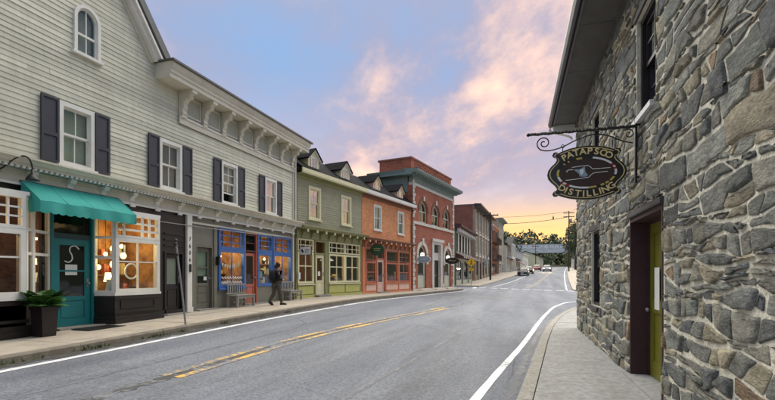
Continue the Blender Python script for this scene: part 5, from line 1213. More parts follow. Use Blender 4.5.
def stone_building():
    T = thing('stone_building', 'grey rubble stone building with pale mortar, olive door and dark eaves', 'building', (1.291, 14.012, 0), STONE_RZ)
    H = [(6.36, 7.97, -.3, 2.40), (2.62, 3.74, .84, 2.52), (6.74, 7.66, 3.70, 5.16), (2.72, 3.64, 3.72, 5.12)]
    XL = 19.0; ZT = 5.92
    wall = MB().wall(.0, XL, -.6, ZT, H, .0, .5).build('wall', 'mortar', T)
    MB().box(.0, .5, .501, 9, -.6, ZT).build('end_wall', 'mortar', T); MB().box(XL - .5, XL, .501, 9, -.6, ZT).build('end_wall', 'mortar', T); MB().box(.5, XL - .5, 8.5, 8.999, -.6, ZT).build('rear_wall', 'mortar', T)
    rng = random.Random(11)
    cells = rubble_cells(.0, 13.6, -.25, ZT, [(a - .02, b + .02, c - .02, d + .02) for a, b, c, d in H], rng)
    camx = 14.0
    def weight(p): c = np.mean(p, axis=0); return area(p) / max(.8, (camx - c[0]) ** 2 + 2.8) * (1 if c[0] < 11.2 else .01)
    cells.sort(key=weight, reverse=True); n = 0; rest = MB(); rc = []
    for p in cells:
        if n < 295:
            mb = MB(); cl = []
            if stone_mesh(mb, cl, p, rng): o = mb.build('stone', 'rubble_stone', wall, True); set_tint(o.data, cl); n += 1
        else: stone_mesh(rest, rc, p, rng)
    o = rest.build('small_stones', 'rubble_stone', wall, True); set_tint(o.data, rc); kind(o, 'stuff')
    # eaves: boarded soffit, fascia, gutter
    y1 = -.62
    for i in range(9):
        x = -.25 + i * 1.9; MB().box(x + .006, min(XL, x + 1.9) - .006, y1, .0, ZT - .02, ZT + .02).build('soffit_board', 'soffit', T)
    MB().box(-.25, XL, -.05, .0, ZT - .13, ZT - .021).build('wall_plate', 'soffit', T)
    MB().box(-.27, XL, y1 - .03, y1 - .001, ZT - .05, ZT + .20).build('fascia', 'gutter_metal', T)
    gp = [(y1 - .032, ZT + .16), (y1 - .032, ZT + .03), (y1 - .07, ZT + .0), (y1 - .12, ZT + .02), (y1 - .15, ZT + .10), (y1 - .15, ZT + .17), (y1 - .135, ZT + .17), (y1 - .11, ZT + .05), (y1 - .07, ZT + .03), (y1 - .045, ZT + .05), (y1 - .045, ZT + .16)]
    MB().prism(gp, -.34, XL, 'x').build('gutter', 'gutter_metal', T)
    MB().prism([(y1 - .03, ZT + .21), (4.5, ZT + 3.3), (4.5, ZT + 3.45), (y1 - .10, ZT + .26)], -.3, XL, 'x').build('roof', 'dark_roof', T)
    MB().prism([(9.4, ZT + .0), (4.5, ZT + 3.3), (4.5, ZT + 3.45), (9.4, ZT + .15)], -.3, XL, 'x').build('roof', 'dark_roof', T)
    MB().prism([(.02, ZT), (9.0, ZT), (4.5, ZT + 3.2)], .02, .4, 'x').build('gable_wall', 'white_wall', T)
    MB().box(-.16, -.02, y1 - .02, .25, ZT - .20, ZT - .025).build('return_board', 'white_gutter', T)
    MB().tube(smoothpath([(-.28, y1 - .09, ZT - .03), (-.28, y1 - .05, ZT - .12), (-.24, -.2, ZT - .30), (-.20, -.09, ZT - .42)], 5), .04).build('downspout_elbow', 'white_gutter', T)
    # doorway
    a, b = 6.36, 7.97
    j = MB().box(a, a + .05, -.012, .42, -.1, 2.36).box(b - .05, b, -.012, .42, -.1, 2.36).box(a + .05, b - .05, -.012, .42, 2.30, 2.36).build('door_jamb', 'maroon_jamb', T)
    MB().box(a + .05, a + .085, .22, .30, -.02, 2.30).box(b - .085, b - .05, .22, .30, -.02, 2.30).box(a + .085, b - .085, .22, .30, 2.262, 2.30).build('door_stop', 'maroon_jamb', j)
    MB().prism([(-.045, 2.365), (-.05, 2.38), (-.05, 2.44), (.1, 2.445), (.1, 2.365)], a - .03, b + .03, 'x').build('lintel', 'lintel_wood', T)
    dd = MB(); dx0, dx1 = a + .06, b - .06; yd = .245
    for (p, q) in ((dx0, dx0 + .16), (dx1 - .16, dx1), ((dx0 + dx1) / 2 - .09, (dx0 + dx1) / 2 + .09)): dd.box(p, q, yd, yd + .05, .02, 2.29)
    xs = [(dx0 + .16, (dx0 + dx1) / 2 - .09), ((dx0 + dx1) / 2 + .09, dx1 - .16)]
    for (p, q) in xs:
        for (z0, z1) in ((.02, .24), (.98, 1.14), (2.14, 2.29)): dd.box(p, q, yd, yd + .05, z0, z1)
    door = dd.build('olive_door', 'olive_door', T)
    for (p, q) in xs:
        for (z0, z1) in ((.24, .98), (1.14, 2.14)):
            MB().box(p, q, yd + .022, yd + .04, z0, z1).build('door_panel', 'olive_door', door); MB().frame(p, q, z0, z1, .025, yd + .008, yd + .0215).build('panel_mould', 'olive_door', door)
    MB().box(xs[0][0] + .10, xs[0][0] + .33, yd - .004, yd - .0005, 1.02, 1.62).build('paper_notice', 'paper', door)
    MB().sphere((xs[0][0] - .07, yd - .05, 1.0), .032).build('door_knob', 'galv', door)
    MB().box(a - .02, b + .02, -.10, .30, -.2, .018).build('threshold', 'concrete_gray', T)
    MB().box(a + .05, b - .05, .44, .46, -.1, 2.4).build('room_backing', 'dark_room', T)
    # windows in deep reveals
    for (p, q, z0, z1), wn in zip(H[1:], ('window', 'window', 'window')):
        w = MB().frame(p, q, z0, z1, .07, .05, .22).build('window', 'black_paint', T); zm = (z0 + z1) / 2 + .02
        for (c0, c1, yy) in ((zm, z1 - .07, .10), (z0 + .07, zm + .04, .14)):
            s = MB().frame(p + .07, q - .07, c0, c1, .05, yy, yy + .035); xm = (p + q) / 2; s.box(xm - .012, xm + .012, yy + .005, yy + .03, c0 + .05, c1 - .05); zc = (c0 + c1) / 2
            s.box(p + .12, xm - .012, yy + .006, yy + .029, zc - .012, zc + .012).box(xm + .012, q - .12, yy + .006, yy + .029, zc - .012, zc + .012); s.build('sash', 'black_paint', w)
            for (u0, u1) in ((p + .12, xm - .012), (xm + .012, q - .12)):
                for (v0, v1) in ((c0 + .05, zc - .012), (zc + .012, c1 - .05)): MB().box(u0, u1, yy + .014, yy + .018, v0, v1).build('pane', 'mirror_glass', w)
        MB().box(p, q, .40, .42, z0, z1).build('room_backing', 'dark_room', w)
        MB().box(p - .03, q + .03, -.075, .06, z0 - .07, z0 - .001).build('sill', 'white_gutter' if z0 > 3 else 'lintel_wood', w)
        MB().box(p - .08, q + .08, -.03, .06, z1 + .001, z1 + .13).build('lintel', 'lintel_wood', w)
stone_building()

# ---- wrought bracket and the hanging sign
SW = (1.475, 7.064, 0); SRZ = R(1.52)
def sign_bracket():
    T = thing('sign_bracket', 'black wrought iron scroll bracket fixed to the stone wall', 'bracket', SW, SRZ)
    MB().box(-.075, -.045, -.022, .022, 2.80, 3.70).build('wall_bar', 'black_metal', T)
    arm = MB(); n = 40
    for k in range(n):           # twisted square bar
        pass
    path = [(-.06 - 1.42 * k / 60, 0, 3.60 + .004 * math.sin(k)) for k in range(61)]
    arm.tube(path, [.020 + .004 * (k % 2) for k in range(61)], 6); arm.sphere((-1.50, 0, 3.60), .028, seg=8, rings=6); arm.build('arm', 'black_metal', T)
    sp = [(-1.28 + (.018 + .087 * t) * math.cos(R(-105 - 560 * (1 - t))), 0, 3.46 + (.018 + .087 * t) * math.sin(R(-105 - 560 * (1 - t)))) for t in np.linspace(0, 1, 26)]
    tail = [(-1.20, 0, 3.345), (-1.02, 0, 3.385), (-.84, 0, 3.47), (-.62, 0, 3.53), (-.42, 0, 3.50), (-.24, 0, 3.41), (-.10, 0, 3.37)]
    MB().tube(smoothpath(sp + tail, 3), .0095, 6).build('scroll', 'black_metal', T)
    sp2 = [(-.15 + (.012 + .06 * t) * math.cos(.6 + 8 * t), 0, 3.50 + (.012 + .06 * t) * math.sin(.6 + 8 * t)) for t in np.linspace(0, 1, 20)]
    MB().tube(smoothpath(sp2, 2), .008, 6).build('scroll', 'black_metal', T)
    for x, z in ((-1.02, 3.395), (-.30, 3.455)):
        MB().tube([(x + .022 * math.cos(t), 0, z + .022 * math.sin(t)) for t in np.linspace(0, 2 * math.pi, 14)], .006, 5).build('ring', 'black_metal', T)
    for z in (2.88, 3.62): MB().box(-.045, .02, -.012, .012, z - .015, z + .015).build('wall_stud', 'black_metal', T)
sign_bracket()
def hanging_sign():
    cx, cz, hw, hh = -.705, 2.985, .53, .385
    T = thing('hanging_sign', 'black and gold oval sign reading PATAPSCO DISTILLING hung from the iron bracket', 'sign', SW, SRZ)
    half = [(0, 1.0), (.22, .985), (.42, .94), (.60, .86), (.71, .80), (.76, .845), (.83, .83), (.865, .74), (.83, .655), (.765, .63), (.745, .54), (.80, .42), (.90, .29), (.97, .16), (1.0, 0), (.97, -.16), (.90, -.29), (.80, -.42), (.745, -.54), (.765, -.63), (.83, -.655), (.865, -.74), (.83, -.83), (.76, -.845), (.71, -.80), (.60, -.86), (.42, -.94), (.22, -.985), (0, -1.0)]
    out = half + [(-x, z) for x, z in half[-2:0:-1]]
    S = lambda k, y=0: [(cx + x * hw * k, cz + z * hh * k) for x, z in out]
    MB().prism(S(1.0), -.022, .022).build('board', 'sign_black', T)
    o1, o2 = S(.945), S(.922); b = MB()
    for i in range(len(o1)): j = (i + 1) % len(o1); b.prism([o1[i], o1[j], o2[j], o2[i]], -.027, -.0225)
    b.build('gold_border', 'gold', T)
    E = lambda a, bb, t: (cx + a * math.cos(t), cz + bb * math.sin(t))
    ra, rb = .400, .228
    MB().prism([E(ra - .035, rb - .032, t) for t in np.linspace(0, 2 * math.pi, 49)[:-1]], -.030, -.0225).build('brown_oval', 'sign_brown', T)
    seg = [('sign_white', .55, 1.35), ('sign_red', .38, .55), ('sign_white', .28, .38), ('sign_red', .14, .28), ('sign_white', -.22, .14), ('sign_yellow', -.62, -.36), ('sign_yellow', -.86, -.70), ('sign_yellow', -1.06, -.92), ('sign_yellow', -1.50, -1.22), ('sign_white', -2.2, -1.5), ('sign_red', -2.36, -2.2), ('sign_white', -2.5, -2.36), ('sign_red', -2.62, -2.5), ('sign_white', -2.95, -2.62), ('sign_yellow', 2.86, 3.3), ('sign_yellow', 1.72, 1.92), ('sign_yellow', 2.20, 2.26), ('sign_yellow', 2.42, 2.48)]
    for m_, t0, t1 in seg:
        b = MB(); n = max(2, int(abs(t1 - t0) / .08))
        for k in range(n):
            a0, a1 = t0 + (t1 - t0) * k / n, t0 + (t1 - t0) * (k + 1) / n
            b.prism([E(ra, rb, a0), E(ra, rb, a1), E(ra - .030, rb - .026, a1), E(ra - .030, rb - .026, a0)], -.0285, -.0225)
        b.build('border_stripe', m_, T)
    def arc_text(txt, top):
        n = len(txt); wd = {'I': .45, 'L': .85}; adv = [wd.get(c, 1.0) for c in txt]; tot = sum(adv); acc = 0; span = 1.62 if top else 1.86
        for c, a in zip(txt, adv):
            u = (acc + a / 2) / tot - .5; acc += a
            t = math.pi / 2 - u * span if top else -math.pi / 2 + u * span
            A_, B_ = (.452, .305) if top else (.452, .303)
            p = E(A_, B_, t); tx, tz = -A_ * math.sin(t), B_ * math.cos(t)
            if top: tx, tz = -tx, -tz
            me = text_mesh(c, .135, .003, offset=.0030); me.materials.append(M('gold')); o = put('letter', me, T)
            o.rotation_euler = Matrix.Rotation(-math.atan2(tz, tx), 3, 'Y').to_euler(); rot = Matrix.Rotation(-math.atan2(tz, tx), 3, 'Y') @ Matrix.Rotation(R(90), 3, 'X'); o.rotation_euler = rot.to_euler(); o.location = (p[0], -.0255, p[1]); o.scale = (1.0, .92, 1)
    arc_text('PATAPSCO', True); arc_text('DISTILLING', False)
    U = lambda px, py: (cx + (px - 312) * .00182, cz - (py - 178) * .00182)     # emblem drawn to measure
    MB().prism([U(218, 148), U(262, 150), U(300, 130), U(304, 172), U(324, 200), U(306, 212), U(262, 206), U(258, 186), U(238, 168)][::-1], -.034, -.0305).build('emblem', 'sign_blue', T)
    MB().prism([U(262, 158), U(290, 146), U(292, 176), U(278, 196), U(266, 182)][::-1], -.036, -.0345).build('emblem', 'sign_white', T)
    for path in ([(165, 160), (182, 150), (214, 150)], [(205, 132), (262, 126), (322, 124), (340, 134), (356, 152), (400, 153), (486, 150)], [(160, 232), (240, 226), (330, 216), (344, 200), (362, 186), (400, 182), (466, 178)], [(165, 160), (172, 168)]):
        MB().tube([(U(*p)[0], -.032, U(*p)[1]) for p in path], .0045, 5).build('emblem_line', 'sign_white', T)
    for x in (-1.02, -.36): MB().tube([(x, 0, 3.375 if x < -.5 else 3.44), (x, 0, cz + hh * (.86 if x < -.9 else .90))], .006, 5).build('hanger', 'black_metal', T)
hanging_sign()

# ================================================================== things along the left shopfronts
AF = Matrix.Translation((-9.944, 0, 0)) @ Matrix.Rotation(R(90), 4, 'Z')
def aw(s, o, z): v = AF @ Vector((s, -o, z)); return (v.x, v.y, v.z)
def awning():
    T = thing('shop_awning', 'teal canvas awning with scalloped edge over the teal door', 'awning', (-9.944, 0, 0), R(90)); x0, x1, p = 6.46, 8.74, .66; zt, zf, zb = 3.44, 3.01, 2.76
    n = 40; mb = MB()
    for i in range(n + 1):
        x = x0 + (x1 - x0) * i / n
        for k in range(7):
            t = k / 6; sag = -.018 * math.sin(math.pi * t) + .006 * math.sin(x * 9 + t * 4) * t; mb.v.append((x, -.10 - (p - .10) * t, zt + (zf - zt) * t + sag))
    for i in range(n):
        for k in range(6): a = i * 7 + k; mb.f.append((a, a + 1, a + 8, a + 7))
    mb.build('canopy', 'awning_cloth', T, True)
    v = MB(); sc = 13; m = sc * 8
    for i in range(m + 1):
        x = x0 + (x1 - x0) * i / m; drop = .028 * abs(math.sin(math.pi * i / 8)); wob = .012 * math.sin(x * 11) ; v.v += [(x, -p, zf), (x, -p + wob - .004, (zf + zb) / 2), (x, -p + wob * 1.8, zb - drop + .03)]
    for i in range(m):
        for k in range(2): a = i * 3 + k; v.f.append((a, a + 3, a + 4, a + 1))
    v.build('valance', 'awning_cloth', T, True)
    for k in range(1, 4):
        x = x0 + (x1 - x0) * k / 4; MB().tube([(x, -.10 - (p - .10) * t, zt + (zf - zt) * t - .018 * math.sin(math.pi * t) + .002) for t in np.linspace(0, 1, 7)], .006, 4).build('seam', 'awning_cloth', T)
    for x in (x0, x1): MB().prism([(-.10, zt), (-p, zf), (-p, zb + .03), (-.10, zb + .03)], x - .004, x + .004, 'x').build('side_curtain', 'awning_cloth', T)
    MB().tube([(x0, -.08, zt - .01), (x1, -.08, zt - .01)], .025, 6).build('head_rail', 'black_metal', T)
awning()
def gooseneck():
    T = thing('gooseneck_lamp', 'black gooseneck barn lamp arching over the teal awning', 'lamp', (-9.944, 0, 0), R(90))
    MB().lathe([(.07, -.02), (.08, .0), (.05, .03)], (0, 0, 0), 12).build('wall_rose', 'black_metal', T).matrix_local = Matrix.Translation((6.02, -.08, 3.55)) @ Matrix.Rotation(R(90), 4, 'X')
    MB().tube(smoothpath([(6.02, -.09, 3.55), (6.05, -.22, 3.60), (6.15, -.38, 3.78), (6.27, -.46, 3.86), (6.36, -.50, 3.80), (6.40, -.52, 3.62)], 6), .016, 8).build('arm', 'black_metal', T)
    MB().lathe([(.03, .12), (.035, .04), (.07, .0), (.12, -.08), (.125, -.10)], (6.40, -.52, 3.50), 14).build('lamp_shade', 'black_metal', T, True)
gooseneck()
def planter():
    T = thing('planter', 'tall black square planter with a fern beside the teal door', 'planter', aw(6.50, .70, g(-9.2, 6.6) + .12), R(90))
    a, b, h = .135, .165, .58
    m = MB(); m.v = [(-a, -a, 0), (a, -a, 0), (a, a, 0), (-a, a, 0), (-b, -b, h), (b, -b, h), (b, b, h), (-b, b, h)]; m.f = [(0, 3, 2, 1), (0, 1, 5, 4), (1, 2, 6, 5), (2, 3, 7, 6), (3, 0, 4, 7)]; m.build('pot', 'black_paint', T)
    MB().frame(-b - .01, b + .01, -b - .01, b + .01, .03, 0, 1).v
    r = MB(); 
    for (x0, x1, y0, y1) in ((-b - .012, b + .012, -b - .012, -b + .02), (-b - .012, b + .012, b - .02, b + .012), (-b - .012, -b + .02, -b + .02, b - .02), (b - .02, b + .012, -b + .02, b - .02)): r.box(x0, x1, y0, y1, h - .05, h + .01)
    r.build('rim', 'black_paint', T); MB().box(-b + .02, b - .02, -b + .02, b - .02, h - .06, h - .04).build('soil', 'soil', T)
    f = MB(); cols = []; rng = random.Random(3)
    for k in range(60):
        az = rng.uniform(0, 6.28); ln = rng.uniform(.26, .50); lift = rng.uniform(.5, 1.4); P = []
        for i in range(12):
            t = i / 11; rr = ln * t * (.35 + .65 * math.cos(lift * .7)); zz = h - .03 + ln * (math.sin(lift) * t * 1.30 - t * t * .50); P.append(Vector((math.cos(az) * rr, math.sin(az) * rr, zz)))
        tint = rng.uniform(.55, 1.5)
        for i in range(1, 12):
            d = (P[i] - P[i - 1]).normalized(); s = d.cross(Vector((0, 0, 1))).normalized(); w = .125 * math.sin(math.pi * min(1, (i + .6) / 12.2)) ** .7
            for sd in (-1, 1):
                q = P[i] + s * sd * w - Vector((0, 0, w * .25)) + d * w * .35; n = len(f.v); f.v += [tuple(P[i] - d * .020), tuple(q - d * .014), tuple(q + d * .012), tuple(P[i] + d * .020)]; f.f.append((n, n + 1, n + 2, n + 3)); cols.append([tint * rng.uniform(.8, 1.2)] * 3)
    o = f.build('fern_fronds', 'fern', T); set_tint(o.data, cols)
planter()
tag(MB().box(-.45, .45, -.28, .28, 0, .018).build('door_mat', 'black_metal'), 'black rubber mat in front of the teal door', 'mat').matrix_world = Matrix.Translation(aw(7.72, .68, g(-9.2, 7.7) + .121)) @ Matrix.Rotation(R(90), 4, 'Z')
def bench(s, label):
    z = g(-9.5, s) + .125
    T = thing('bench', label, 'bench', aw(s, .10, z), R(90), 'slatted benches outside the blue shop'); w = .52
    for i in range(4): MB().box(-w, w, -.47 + i * .105, -.47 + i * .105 + .085, .38, .41).build('seat_slat', 'bench_paint', T)
    for i in range(8): x = -w + .08 + i * (2 * w - .16) / 7; MB().box(x - .025, x + .025, -.04, -.02, .47, .74).build('back_slat', 'bench_paint', T)
    MB().box(-w, w, -.05, -.01, .74, .79).box(-w, w, -.05, -.012, .43, .47).build('back_rail', 'bench_paint', T)
    for x in (-w + .06, w - .06):
        MB().box(x - .035, x + .035, -.46, -.39, 0, .38).build('leg', 'bench_paint', T); MB().box(x - .035, x + .035, -.09, -.02, 0, .38).build('leg', 'bench_paint', T)
    MB().box(-w + .03, w - .03, -.45, -.42, .29, .38).box(-w + .095, w - .095, -.27, -.24, .14, .19).build('apron', 'bench_paint', T)
bench(13.42, 'pale slatted bench under the left blue shop window')
bench(16.95, 'pale slatted bench under the right blue shop window, behind the walking person')
def signpost():
    base = (-7.78, 8.72); z = g(*base) + .12
    T = thing('leaning_signpost', 'thin bare galvanised signpost leaning left at the kerb', 'signpost', (base[0], base[1], z), R(17.6))
    MB().tube([(0, 0, 0), (-.10, .0, .9), (-.20, .0, 1.72), (-.235, .0, 2.0)], .024, 8).build('post', 'galv', T)
    MB().box(-.275, -.20, -.03, .03, 1.86, 1.93).build('clamp', 'black_metal', T); MB().box(-.245, -.17, -.03, .03, 1.62, 1.68).build('clamp', 'black_metal', T)
    MB().sphere((-.235, 0, 1.99), .045, seg=10, rings=6).build('cap', 'black_metal', T)
signpost()
def cable(name, pts, r, label, sag=0.0):
    a, b = Vector(pts[0]), Vector(pts[1]); P = [a.lerp(b, t) - Vector((0, 0, sag * 4 * t * (1 - t))) for t in np.linspace(0, 1, 25)]
    o = MB().tube(P, r, 5).build(name, 'galv' if r > .008 and sag < .2 else 'black_metal'); return tag(o, label, 'cable')
cable('facade_cable', (aw(9.8, .10, 3.02), aw(17.5, .10, 3.16)), .012, 'pale cable strung along the dark and grey shopfronts', .03)

# hanging shop signs of the row
def row_pt(s, o, z): n = Vector((RU.y, -RU.x, 0)); p = ROW + RU * s + n * o; return (p.x, p.y, z)
def oval(a, b, n=24): return [(a * math.cos(2 * math.pi * k / n), b * math.sin(2 * math.pi * k / n)) for k in range(n)]
def blade_sign(name, label, s, z, o, pts, m, border, marks, rz=None):
    T = thing(name, label, 'sign', row_pt(s, o, z), RZ - R(90) if rz is None else rz)
    MB().prism([(x * 1.08, q * 1.10) for x, q in pts], -.02, .02).build('border', border, T); MB().prism(pts, -.026, -.0205).build('face', m, T)
    for i, (kind_, pp, mm) in enumerate(marks):
        if kind_ == 'p': MB().prism(pp, -.030, -.0265).build('mark', mm, T)
        else: MB().tube([(x, -.028, q) for x, q in pp], .010, 4).build('mark', mm, T)
    xm = max(abs(p[0]) for p in pts); zm = max(p[1] for p in pts)
    MB().tube([(-o - .0, 0, zm + .14), (xm * .9, 0, zm + .14)], .014, 6).tube([(-xm * .6, 0, zm), (-xm * .6, 0, zm + .14)], .006, 4).tube([(xm * .6, 0, zm), (xm * .6, 0, zm + .14)], .006, 4).build('arm', 'black_metal', T)
rect = lambda a, b: [(-a, -b), (a, -b), (a, b), (-a, b)]
blade_sign('white_hanging_sign', 'white rectangular hanging sign with black bird mark beside the green building', .15, 2.62, .42, rect(.30, .17), 'sign_white', 'sign_black', [('p', [(-.24, .02), (-.17, .09), (-.12, .02), (-.08, -.06), (-.14, -.09), (-.20, -.04)], 'sign_black'), ('t', [(-.02, .06), (.22, .06)], 'shutter'), ('t', [(-.02, -.01), (.22, -.01)], 'shutter'), ('t', [(-.02, -.07), (.16, -.07)], 'shutter')])
blade_sign('green_oval_sign', 'dark green wreath-like oval sign hung on the orange building', 6.55, 3.0, .50, oval(.42, .30), 'sign_green', 'shutter', [('t', [(-.22, .05), (-.05, .08), (.08, .04), (.22, .07)], 'gold'), ('t', [(-.18, -.06), (.0, -.04), (.18, -.07)], 'gold')])
blade_sign('blue_oval_sign', 'pale blue oval sign hung beside the left bank arch', 12.95, 2.65, .62, oval(.50, .22), 'sign_blue', 'sign_white', [('t', [(-.30, .03), (-.18, -.06), (-.08, .07), (.04, -.05), (.14, .06), (.30, .0)], 'sign_white')])
blade_sign('black_oval_sign', 'black oval sign hung beside the right bank arch', 18.6, 2.72, .70, oval(.56, .24), 'sign_black', 'plum_paint', [('t', [(-.28, .0), (-.12, .05), (.05, -.03), (.28, .02)], 'gold')])

# ================================================================== the walking person
def skin_mesh(name, verts, edges, radii, m, parent, sub=2, root=0):
    me = bpy.data.meshes.new(name); me.from_pydata(verts, edges, []); o = bpy.data.objects.new(name, me); COL.objects.link(o)
    md = o.modifiers.new('skin', 'SKIN'); md.use_smooth_shade = True
    for i, r in enumerate(radii): me.skin_vertices[0].data[i].radius = r if isinstance(r, tuple) else (r, r)
    me.skin_vertices[0].data[root].use_root = True
    ss_ = o.modifiers.new('sub', 'SUBSURF'); ss_.levels = sub; ss_.render_levels = sub
    bpy.context.view_layer.update(); nm = bpy.data.meshes.new_from_object(o.evaluated_get(bpy.context.evaluated_depsgraph_get())); bpy.data.objects.remove(o)
    nm.materials.clear(); nm.materials.append(M(m))
    for p in nm.polygons: p.use_smooth = True
    return put(name, nm, parent)
def walker():
    x, y = -8.72, 14.25; z = g(x, y) + .12
    T = thing('person', 'person in black jacket and olive trousers with black backpack walking past the blue shop', 'person', (x, y, z), R(62)); T.scale = (.86, .86, .87)   # local +x = direction of travel
    # body: pelvis, spine, head, legs mid-stride, arms bent forward
    V = [(0, 0, .92), (.01, 0, 1.10), (.02, 0, 1.30), (.03, 0, 1.43), (.06, 0, 1.51), (.09, 0, 1.60), (.10, 0, 1.70),
         (.02, -.09, .88), (.14, -.09, .50), (.20, -.09, .10), (.32, -.09, .045),
         (-.02, .09, .88), (-.04, .09, .50), (-.28, .09, .14), (-.17, .09, .045),
         (.03, -.19, 1.39), (-.02, -.23, 1.12), (.20, -.17, 1.02), (.29, -.14, 1.06),
         (.03, .19, 1.39), (.03, .23, 1.12), (.24, .18, 1.04), (.33, .15, 1.09)]
    E_ = [(0, 1), (1, 2), (2, 3), (3, 4), (4, 5), (5, 6), (0, 7), (7, 8), (8, 9), (9, 10), (0, 11), (11, 12), (12, 13), (13, 14), (3, 15), (15, 16), (16, 17), (17, 18), (3, 19), (19, 20), (20, 21), (21, 22)]
    Rr = [(.10, .12), (.09, .11), (.09, .12), (.07, .08), .05, (.085, .078), (.07, .065), .075, .05, .034, .03, .075, .05, .034, .03, .035, .030, .030, .03, .035, .030, .030, .03]
    skin_mesh('body', V, E_, Rr, 'skin', T)
    J = [0, 1, 2, 3, 15, 16, 17, 19, 20, 21]; mp = {v: i for i, v in enumerate(J)}
    jv = [V[i] for i in J]; jv[0] = (0, 0, .86); je = [(mp[a], mp[b]) for a, b in E_ if a in mp and b in mp]
    skin_mesh('jacket', jv, je, [(.15, .18), (.14, .165), (.16, .19), (.13, .14), .10, .072, .055, .10, .072, .055], 'jacket', T, root=1)
    K = [0, 7, 8, 9, 11, 12, 13]; mp = {v: i for i, v in enumerate(K)}
    skin_mesh('trousers', [V[i] for i in K], [(mp[a], mp[b]) for a, b in E_ if a in mp and b in mp], [(.13, .15), .110, .085, .070, .110, .085, .070], 'trousers', T)
    MB().sphere((.075, 0, 1.665), .105, 1.12, 12, 8).sphere((-.02, 0, 1.60), .075, 1.2, 10, 6).build('hair', 'hair', T, True)
    MB().sphere((.185, 0, 1.63), .018, 1.2, 8, 5).build('nose', 'skin', T, True)
    for (sx, sy, rot) in ((.24, -.09, 0), (-.24, .09, R(38))):
        s = MB().prism([(-.09, 0), (.17, 0), (.19, .03), (.15, .06), (.04, .10), (-.08, .11), (-.10, .05)], -.045, .045).build('shoe', 'shoe', T); s.matrix_local = Matrix.Translation((sx, sy, .0 if rot == 0 else .055)) @ Matrix.Rotation(rot, 4, 'Y')
    bp = MB(); sec = [(1.00, .06, .13), (1.05, .10, .16), (1.20, .13, .17), (1.36, .11, .16), (1.44, .05, .12)]
    n0 = 0
    for k, (zz, dp, w) in enumerate(sec):
        for a in range(10): t = 2 * math.pi * a / 10; bp.v.append((-.20 + dp * math.cos(t), w * math.sin(t), zz))
        if k:
            for a in range(10): b = (a + 1) % 10; bp.f.append((10 * (k - 1) + a, 10 * (k - 1) + b, 10 * k + b, 10 * k + a))
    bp.f.append(tuple(range(9, -1, -1))); bp.f.append(tuple(range(40, 50))); bo = bp.build('backpack', 'jacket', T, True)
    for s in (-.10, .10): MB().tube(smoothpath([(-.10, s, 1.42), (.04, s, 1.50), (.17, s, 1.38), (.17, s * 1.2, 1.2), (-.06, s * 1.5, 1.06)], 4), .016, 5).build('strap', 'black_metal', bo)
    MB().box(.30, .34, -.05, .12, 1.02, 1.14).build('phone', 'sign_white', T) if False else None
walker()

# ================================================================== signs, poles, cables
def crossing_sign():
    x, y = -5.75, 46.6; z = g(x, y) + .1; T = thing('crossing_sign', 'yellow diamond pedestrian crossing sign on a thin post', 'sign', (x, y, z), R(8))
    MB().box(-.03, .03, .0, .05, 0, 2.75).build('post', 'galv', T)
    d = .52; MB().prism([(0, 2.35 - d), (d, 2.35), (0, 2.35 + d), (-d, 2.35)], -.02, -.002).build('diamond', 'road_yellow', T)
    for k in (.95,): 
        b = MB(); pts = [(0, -d * k), (d * k, 0), (0, d * k), (-d * k, 0)]; q = [(a * .93, c * .93) for a, c in pts]
        for i in range(4): j = (i + 1) % 4; b.prism([(pts[i][0], 2.35 + pts[i][1]), (pts[j][0], 2.35 + pts[j][1]), (q[j][0], 2.35 + q[j][1]), (q[i][0], 2.35 + q[i][1])], -.024, -.0205)
        b.build('border', 'sign_black', T)
    f = MB().sphere((.03, -.028, 2.58), .05, seg=8, rings=5)
    for p in ([(.02, 2.52), (.0, 2.32)], [(.0, 2.33), (.09, 2.22), (.10, 2.08)], [(.0, 2.33), (-.06, 2.2), (-.14, 2.10)], [(.02, 2.48), (.12, 2.38)], [(.01, 2.48), (-.10, 2.40)]): f.tube([(a, -.028, b) for a, b in p], .026, 5)
    f.build('walking_figure', 'sign_black', T)
    MB().box(-.26, .26, -.02, -.002, 1.50, 1.76).build('arrow_plate', 'road_yellow', T); MB().tube([(.14, -.024, 1.70), (-.12, -.024, 1.56)], .022, 5).build('arrow', 'sign_black', T)
crossing_sign()
def pole(x, y, h, label, arms=1, lamp_=False):
    z = g(x, y); T = thing('utility_pole', label, 'utility pole', (x, y, z), 0, 'utility poles along the street')
    MB().tube([(0, 0, -.3), (0, 0, h * .5), (0, 0, h)], [.14, .12, .09], 10).build('pole', 'pole_wood', T)
    for k in range(arms): MB().box(-1.1, 1.1, -.07, .07, h - .5 - k * .8, h - .36 - k * .8).build('cross_arm', 'pole_wood', T); [MB().lathe([(.03, 0), (.05, .05), (.03, .12)], (xx, 0, h - .36 - k * .8), 8).build('insulator', 'galv', T) for xx in (-1, -.5, .5, 1)]
    MB().lathe([(.22, 0), (.25, .1), (.25, .75), (.18, .85)], (.32, -.2, h - 2.6), 12).build('transformer', 'galv', T)
    return T
pole(-5.3, 64.5, 9.6, 'dark utility pole in front of the tan brick block', 1)
pole(7.9, 103, 13.0, 'tall utility pole on the right of the street before the overpass', 2)
pole(1.6, 140, 7.0, 'thin utility pole on the left just before the overpass', 1)
cable('overhead_cable', ((-5.3, 97, 13.8), (7.9, 103, 15.3)), .03, 'upper thin overhead cable crossing the yellow sky', .25)
cable('overhead_cable', ((-5.3, 96, 12.3), (7.9, 103, 14.1)), .055, 'lower thick overhead cable crossing the yellow sky', .3)
cable('overhead_cable', ((7.9, 103, 15.0), (14, 60, 16)), .03, 'overhead cable running from the right utility pole towards the stone building', .5)
